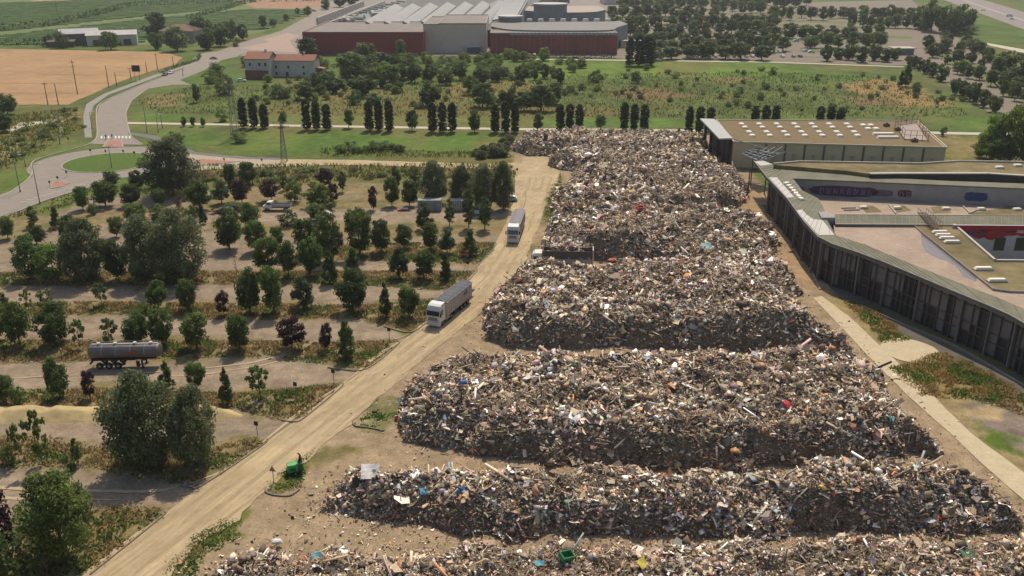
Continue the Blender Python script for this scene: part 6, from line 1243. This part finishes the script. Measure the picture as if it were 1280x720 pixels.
ld = link('load', debris_mesh('load', np.stack([lx, ly, lz], 1), np.exp(r.normal(-1.0, .35, n_)), 77), e); tag(ld, kind='stuff')
b = MB(); b.box((cx+1, 0, .95), (11, .85, .25)); b.build('chassis', m_chas, e)
for x in (-1.2, -4, -9.4, -10.7):
    for s in (-1, 1): wheel(e, x, s*1.0, .5, .36)
tag(e, 'white cabbed tipper lorry with dark open body half hidden between two waste heaps', 'lorry')
# green machine by the track
g = P(368, 591); e = empty('green_shredder', g, R(20)); e.scale = (.75, .75, .75); mg = M('machine_green', (.04, .32, .08), .5, .15, 1, spec=.4)
b = MB(); n = 8; b.loft([[(x, y*1.0, z) for y, z in ((-.75, .55), (-.8, 1.3), (-.6, 1.75), (0, 1.9), (.6, 1.75), (.8, 1.3), (.75, .55))] for x in (-1.05, -.6, .2, .55)]); b.build('hood', mg, e, bevel=.04)
b = MB(); b.box((.95, 0, 1.15), (.8, 1.4, 1.3)); b.box((-.2, -.81, 1.1), (.9, .04, .5)); b.build('engine_box', M('machine_dark_green', (.02, .10, .035), .5, .2, 1), e)
b = MB(); b.tube((.9, 0, 1.8), (1.15, .2, 2.9), .22, .16, 8); b.tube((1.15, .2, 2.9), (.8, .3, 3.3), .12, n=6); b.tube((1.2, -.3, 1.8), (1.25, -.3, 2.6), .09, n=6); b.build('discharge_arm', m_chas, e)
b = MB(); b.box((0, 0, .45), (2.6, .9, .15)); b.tube((-1.3, 0, .45), (-2.1, 0, .4), .06, n=5); b.build('drawbar', m_chas, e)
for s in (-1, 1): wheel(e, .1, s*.85, .36, .24)
tag(e, 'small green wheeled machine standing in weeds beside the gravel track', 'machine')
# grey container and mesh fence panels
e = empty('site_container', P(537, 264), R(0)); b = MB(); b.box((0, 1.2, 1.35), (5.6, 2.4, 2.6)); b.build('body', M('container_grey', (.27, .29, .29), .6, .15, 1), e); b = MB()
for k in range(19): b.box((-2.7+k*.3, -.02, 1.35), (.1, .05, 2.5))
b.build('ribs', M('container_rib', (.22, .24, .24), .6, .1, 1), e); b = MB(); b.box((1.2, -.07, 1.1), (.9, .05, 2)); b.build('door', M('container_door', (.2, .22, .22), .6, .1, 2), e)
tag(e, 'grey site container under the tall grey green willows', 'container')
e = empty('site_container', P(573, 264), R(0)); b = MB(); b.box((0, 1.2, 1.35), (3.6, 2.3, 2.5)); b.build('body', M('container_pale', (.36, .36, .34), .6, .15, 1), e); b = MB()
for k in range(7): b.box((-1.7+k*.55, -.02, 1.35), (.08, .05, 2.45))
b.build('door_bars', m_rust, e); tag(e, 'smaller pale container with vertical bars behind the slim upright trees', 'container')
e = empty('debris_pile', P(504, 263)); b = MB(); b.box((0, 0, .2), (2.6, 1.0, .3), .1); b.build('red_part', M('pile_red', (.4, .12, .1), .6, .2, 2), e); b = MB(); b.box((.3, .1, .45), (1.8, .7, .18), -.1); b.build('white_part', m_wp, e); tag(e, 'low red and white pile of boards on the back lane', 'pile of boards')

# ================================================================ POLES, SIGNS
m_pole = M('pole_grey', (.17, .165, .155), .6, .15, 3); m_wood = M('pole_wood', (.115, .09, .07), .9, .25, 3)
def lamp(x, base, top, arm, label, grp=None):
    p = P(x, base); H = ZAT(x, base, top); e = empty('street_lamp', p); b = MB(); b.tube((0, 0, 0), (0, 0, H), .13, .07, 8); b.tube((0, 0, 0), (0, 0, .5), .2, n=8); b.build('pole', m_pole, e)
    b = MB(); b.tube((0, 0, H-.1), (arm, 0, H+.15), .06, .05, 6); b.build('arm', m_pole, e); b = MB(); b.box((arm+math.copysign(.3, arm), 0, H+.15), (.8, .3, .14)); b.build('lamp_head', m_lamp, e); tag(e, label, 'street lamp', grp)
lamp(50, 255, 205.5, 1.6, 'grey street lamp on the verge at the lower left of the roundabout'); lamp(25.5, 240, 194, 1.4, 'grey street lamp on the grass left of the roundabout'); lamp(32, 208, 191, -1, 'short lamp beside the grass at the left kerb')
lamp(140, 211, 182, 1.4, 'street lamp standing on the roundabout lawn'); lamp(184, 166, 128, 1.5, 'street lamp right of the main road above the roundabout'); lamp(203, 160, 138, -1.2, 'thin street lamp on the pale path right of the main road')
lamp(75, 180, 160, 1, 'street lamp beyond the left verge'); lamp(229, 95, 86, .8, 'small lamp on the right side of the main road'); lamp(115, 160, 140, 1, 'street lamp beside the cycle path'); lamp(198, 165, 143, 1, 'second thin street lamp on the pale path right of the main road')
def pole(x, base, top, label, bars=1, grp='wooden poles in the wheat field'):
    p = P(x, base); H = ZAT(x, base, top); e = empty('utility_pole', p); b = MB(); b.tube((0, 0, 0), (0, 0, H), .2, .13, 8); b.build('pole', m_wood, e)
    if bars:
        b = MB(); b.box((0, 0, H*.93), (2.0, .16, .16)); b.box((0, 0, H*.80), (1.5, .14, .14)) if bars > 1 else None
        for s in (-.9, 0, .9): b.tube((s, 0, H*.93), (s, 0, H*.93+.35), .06, n=6)
        b.build('crossbar', m_wood, e)
    tag(e, label, 'pole', grp); return (p, H)
for x, b_, t, n_, lab in ((97, 118, 75, 2, 'tallest wooden pole with crossbars in the middle of the wheat field'), (60, 131, 103, 1, 'wooden pole with box near the lower left corner of the wheat'), (73, 131, 105, 0, 'thin leaning pole just right of the boxed pole'), (136, 109, 82, 0, 'slim pole in the wheat left of the billboard'), (146, 108, 90, 0, 'short thin pole between slim pole and billboard'),
                          (164, 100, 85, 1, 'short pole directly left of the billboard'), (184, 92, 77, 0, 'thin pole right of the billboard'), (197, 87, 67, 1, 'tall pole at the right end of the wheat field'), (217, 83, 70, 0, 'thin pole at the far right tip of the wheat field'), (72, 19, -4, 0, 'lone pole in the far green field'), (423, 70, 60, 0, 'thin pole beside the red factory wall'), (1177, 75, 62, 0, 'thin pole beside the parking road')): pole(x, b_, t, lab, n_)
e = empty('billboard', P(172, 101)); b = MB(); H = ZAT(172, 101, 82); w_ = 10/S(101); b.box((0, 0, H-1.3), (w_, .2, 2.9)); b.build('panel', m_chas, e)
for s in (-1, 1): b = MB(); b.tube((s*w_*.3, .2, 0), (s*w_*.3, .2, H-.2), .12, n=6); b.build('post', m_pole, e)
tag(e, 'dark rectangular billboard seen from behind at the edge of the wheat', 'billboard')
def pylon(x, base, top, wb, label):
    p = P(x, base); H = ZAT(x, base, top); e = empty('lattice_pylon', p); b = MB(); N = 9
    def c(k, i): w_ = wb*(1-.8*k/N)/2; return Vector(((-1, 1, 1, -1)[i]*w_, (-1, -1, 1, 1)[i]*w_, H*k/N))
    for k in range(N):
        for i in range(4): b.tube(c(k, i), c(k+1, i), .07, n=4); b.tube(c(k, i), c(k+1, (i+1) % 4), .04, n=4); b.tube(c(k, (i+1) % 4), c(k+1, i), .04, n=4); b.tube(c(k+1, i), c(k+1, (i+1) % 4), .04, n=4)
    b.build('mast', m_pole, e); b = MB()
    for z in (.96, .86): b.tube((-2.2, 0, H*z), (2.2, 0, H*z), .07, n=4); [b.tube((s, 0, H*z), (s, 0, H*z-.6), .06, n=5) for s in (-2.1, 2.1)]
    b.build('cross_arm', m_pole, e); tag(e, label, 'pylon')
pylon(294.5, 172, 97, 2.6, 'tall steel lattice pylon standing left of the first cypresses'); pylon(355.5, 202, 150, 1.6, 'slim lattice pylon beside the sandy lane')
def sign(x, base, top, kind, label, col=(.05, .04, .04)):
    p = P(x, base); H = max(1.6, ZAT(x, base, top)); e = empty('road_sign', p, R(-12)); b = MB(); b.tube((0, 0, 0), (0, 0, H-.1), .045, n=6); b.build('post', m_pole, e); b = MB()
    if kind == 'round': b.tube((0, -.06, H-.35), (0, -.03, H-.35), .36, n=18)
    elif kind == 'tri': b.add([(-.42, -.06, H-.75), (.42, -.06, H-.75), (0, -.06, H), (-.42, -.03, H-.75), (.42, -.03, H-.75), (0, -.03, H)], [(0, 1, 2), (5, 4, 3), (0, 3, 4, 1), (1, 4, 5, 2), (2, 5, 3, 0)])
    else: b.box((0, -.06, H-.35), (.55, .04, .6))
    b.build('sign_plate', M('sign_%d' % int(col[0]*100), col, .6, .1, 3), e); tag(e, label, 'sign')
sign(487, 428, 409, 'sq', 'small dark sign on a post right of the conical tree by the track'); sign(417.5, 479, 461, 'sq', 'small dark sign at the tip of the dry grass strip'); sign(370.5, 497, 477, 'sq', 'small square dark sign left of the dry grass strip'); sign(322, 545, 526, 'sq', 'small dark sign beside the lane right of the willows')
sign(342.5, 604, 582, 'tri', 'triangular warning sign in the green weeds left of the green machine', (.25, .16, .14)); sign(581.5, 334, 313, 'round', 'red round sign on a tall post at the strip end', (.50, .03, .03)); sign(585, 338, 326, 'sq', 'thin bent post beside the red round sign')
sign(646.5, 218, 210, 'sq', 'small dark sign at the junction of sandy lanes'); sign(114.5, 198, 186, 'round', 'round sign at the left edge of the roundabout lawn'); sign(133, 195, 187, 'sq', 'dark sign at the back of the roundabout lawn, left'); sign(155, 195, 187, 'sq', 'dark sign at the back of the roundabout lawn, right'); sign(169, 199, 189, 'round', 'round sign right on the roundabout lawn')
sign(191, 192, 186, 'sq', 'dark sign beside the big willow at the roundabout'); sign(84, 221, 213, 'sq', 'dark sign on the road surface lower left of the lawn'); sign(73, 228, 220, 'round', 'dark round sign on the lower red splitter island'); sign(63, 233, 227, 'sq', 'small sign at the left tip of the lower splitter island'); sign(281, 206, 197, 'sq', 'small sign on the pink splitter island', (.3, .28, .26)); sign(86, 178, 172, 'round', 'round sign on the left verge above the roundabout')
sign(328, 207, 198, 'sq', 'small sign where the pink road turns to sand'); sign(229, 93, 86, 'tri', 'small sign on the grass at the side road')
# two cyclists crossing above the roundabout
def cyclist(x, base, label):
    p = P(x, base); e = empty('cyclist', p, R(95)); b = MB()
    for wx_ in (-.52, .52):
        for k in range(16):
            a = k*.3927; c = a+.3927; b.tube((wx_+.33*math.cos(a), 0, .34+.33*math.sin(a)), (wx_+.33*math.cos(c), 0, .34+.33*math.sin(c)), .025, n=4)
    for q0, q1 in (((-.52, 0, .34), (-.1, 0, .35)), ((-.1, 0, .35), (-.25, 0, .88)), ((-.25, 0, .8), (.35, 0, .85)), ((.35, 0, .85), (-.1, 0, .35)), ((.35, 0, .95), (.52, 0, .34)), ((.33, -.25, 1.0), (.33, .25, 1.0)), ((-.52, 0, .34), (-.25, 0, .8))): b.tube(q0, q1, .02, n=5)
    bk = b.build('bicycle', m_chas, e)
    me = bpy.data.meshes.new('person'); vs_ = [(-.22, 0, .95), (-.05, 0, 1.25), (.08, 0, 1.48), (.12, 0, 1.6), (.14, 0, 1.72), (.1, .2, 1.42), (.2, .24, 1.2), (.33, .22, 1.04), (.1, -.2, 1.42), (.2, -.24, 1.2), (.33, -.22, 1.04), (-.2, .12, .92), (.1, .13, .78), (-.05, .13, .35), (.05, .13, .3), (-.2, -.12, .92), (.12, -.13, .92), (.0, -.13, .5), (.1, -.13, .46)]
    ed = [(0, 1), (1, 2), (2, 3), (3, 4), (2, 5), (5, 6), (6, 7), (2, 8), (8, 9), (9, 10), (0, 11), (11, 12), (12, 13), (13, 14), (0, 15), (15, 16), (16, 17), (17, 18)]; me.from_pydata(vs_, ed, [])
    rad = [.15, .15, .15, .065, .115, .07, .05, .04, .07, .05, .04, .1, .075, .055, .045, .1, .075, .055, .045]
    o = link('person', me); o.parent = e; md_ = o.modifiers.new('skin', 'SKIN')
    for i, r_ in enumerate(rad): me.skin_vertices[0].data[i].radius = (r_, r_)
    me.skin_vertices[0].data[0].use_root = True; o.modifiers.new('sub', 'SUBSURF').levels = 1; me.materials.append(M('dark_clothes', (.06, .05, .06), .9, .2, 4)); tag(e, label, 'cyclist')
cyclist(132.5, 174.5, 'left cyclist in dark clothes on the zebra crossing'); cyclist(140.5, 174, 'right cyclist in dark clothes on the zebra crossing')
# ================================================================ HAZE (even, pale; encloses the ground, the camera and everything built)
b = MB(); b.box((0, 2570, 64), (5300, 5420, 132)); hz = b.build('haze', [])
hm = bpy.data.materials.new('haze_air'); hm.use_nodes = True; t = hm.node_tree; t.nodes.remove(t.nodes['Principled BSDF'])
pv = t.nodes.new('ShaderNodeVolumePrincipled'); pv.inputs['Color'].default_value = (.86, .90, .96, 1); pv.inputs['Density'].default_value = .0001; pv.inputs['Anisotropy'].default_value = .3
t.links.new(pv.outputs[0], t.nodes['Material Output'].inputs['Volume']); hz.data.materials.append(hm); tag(hz, kind='stuff')
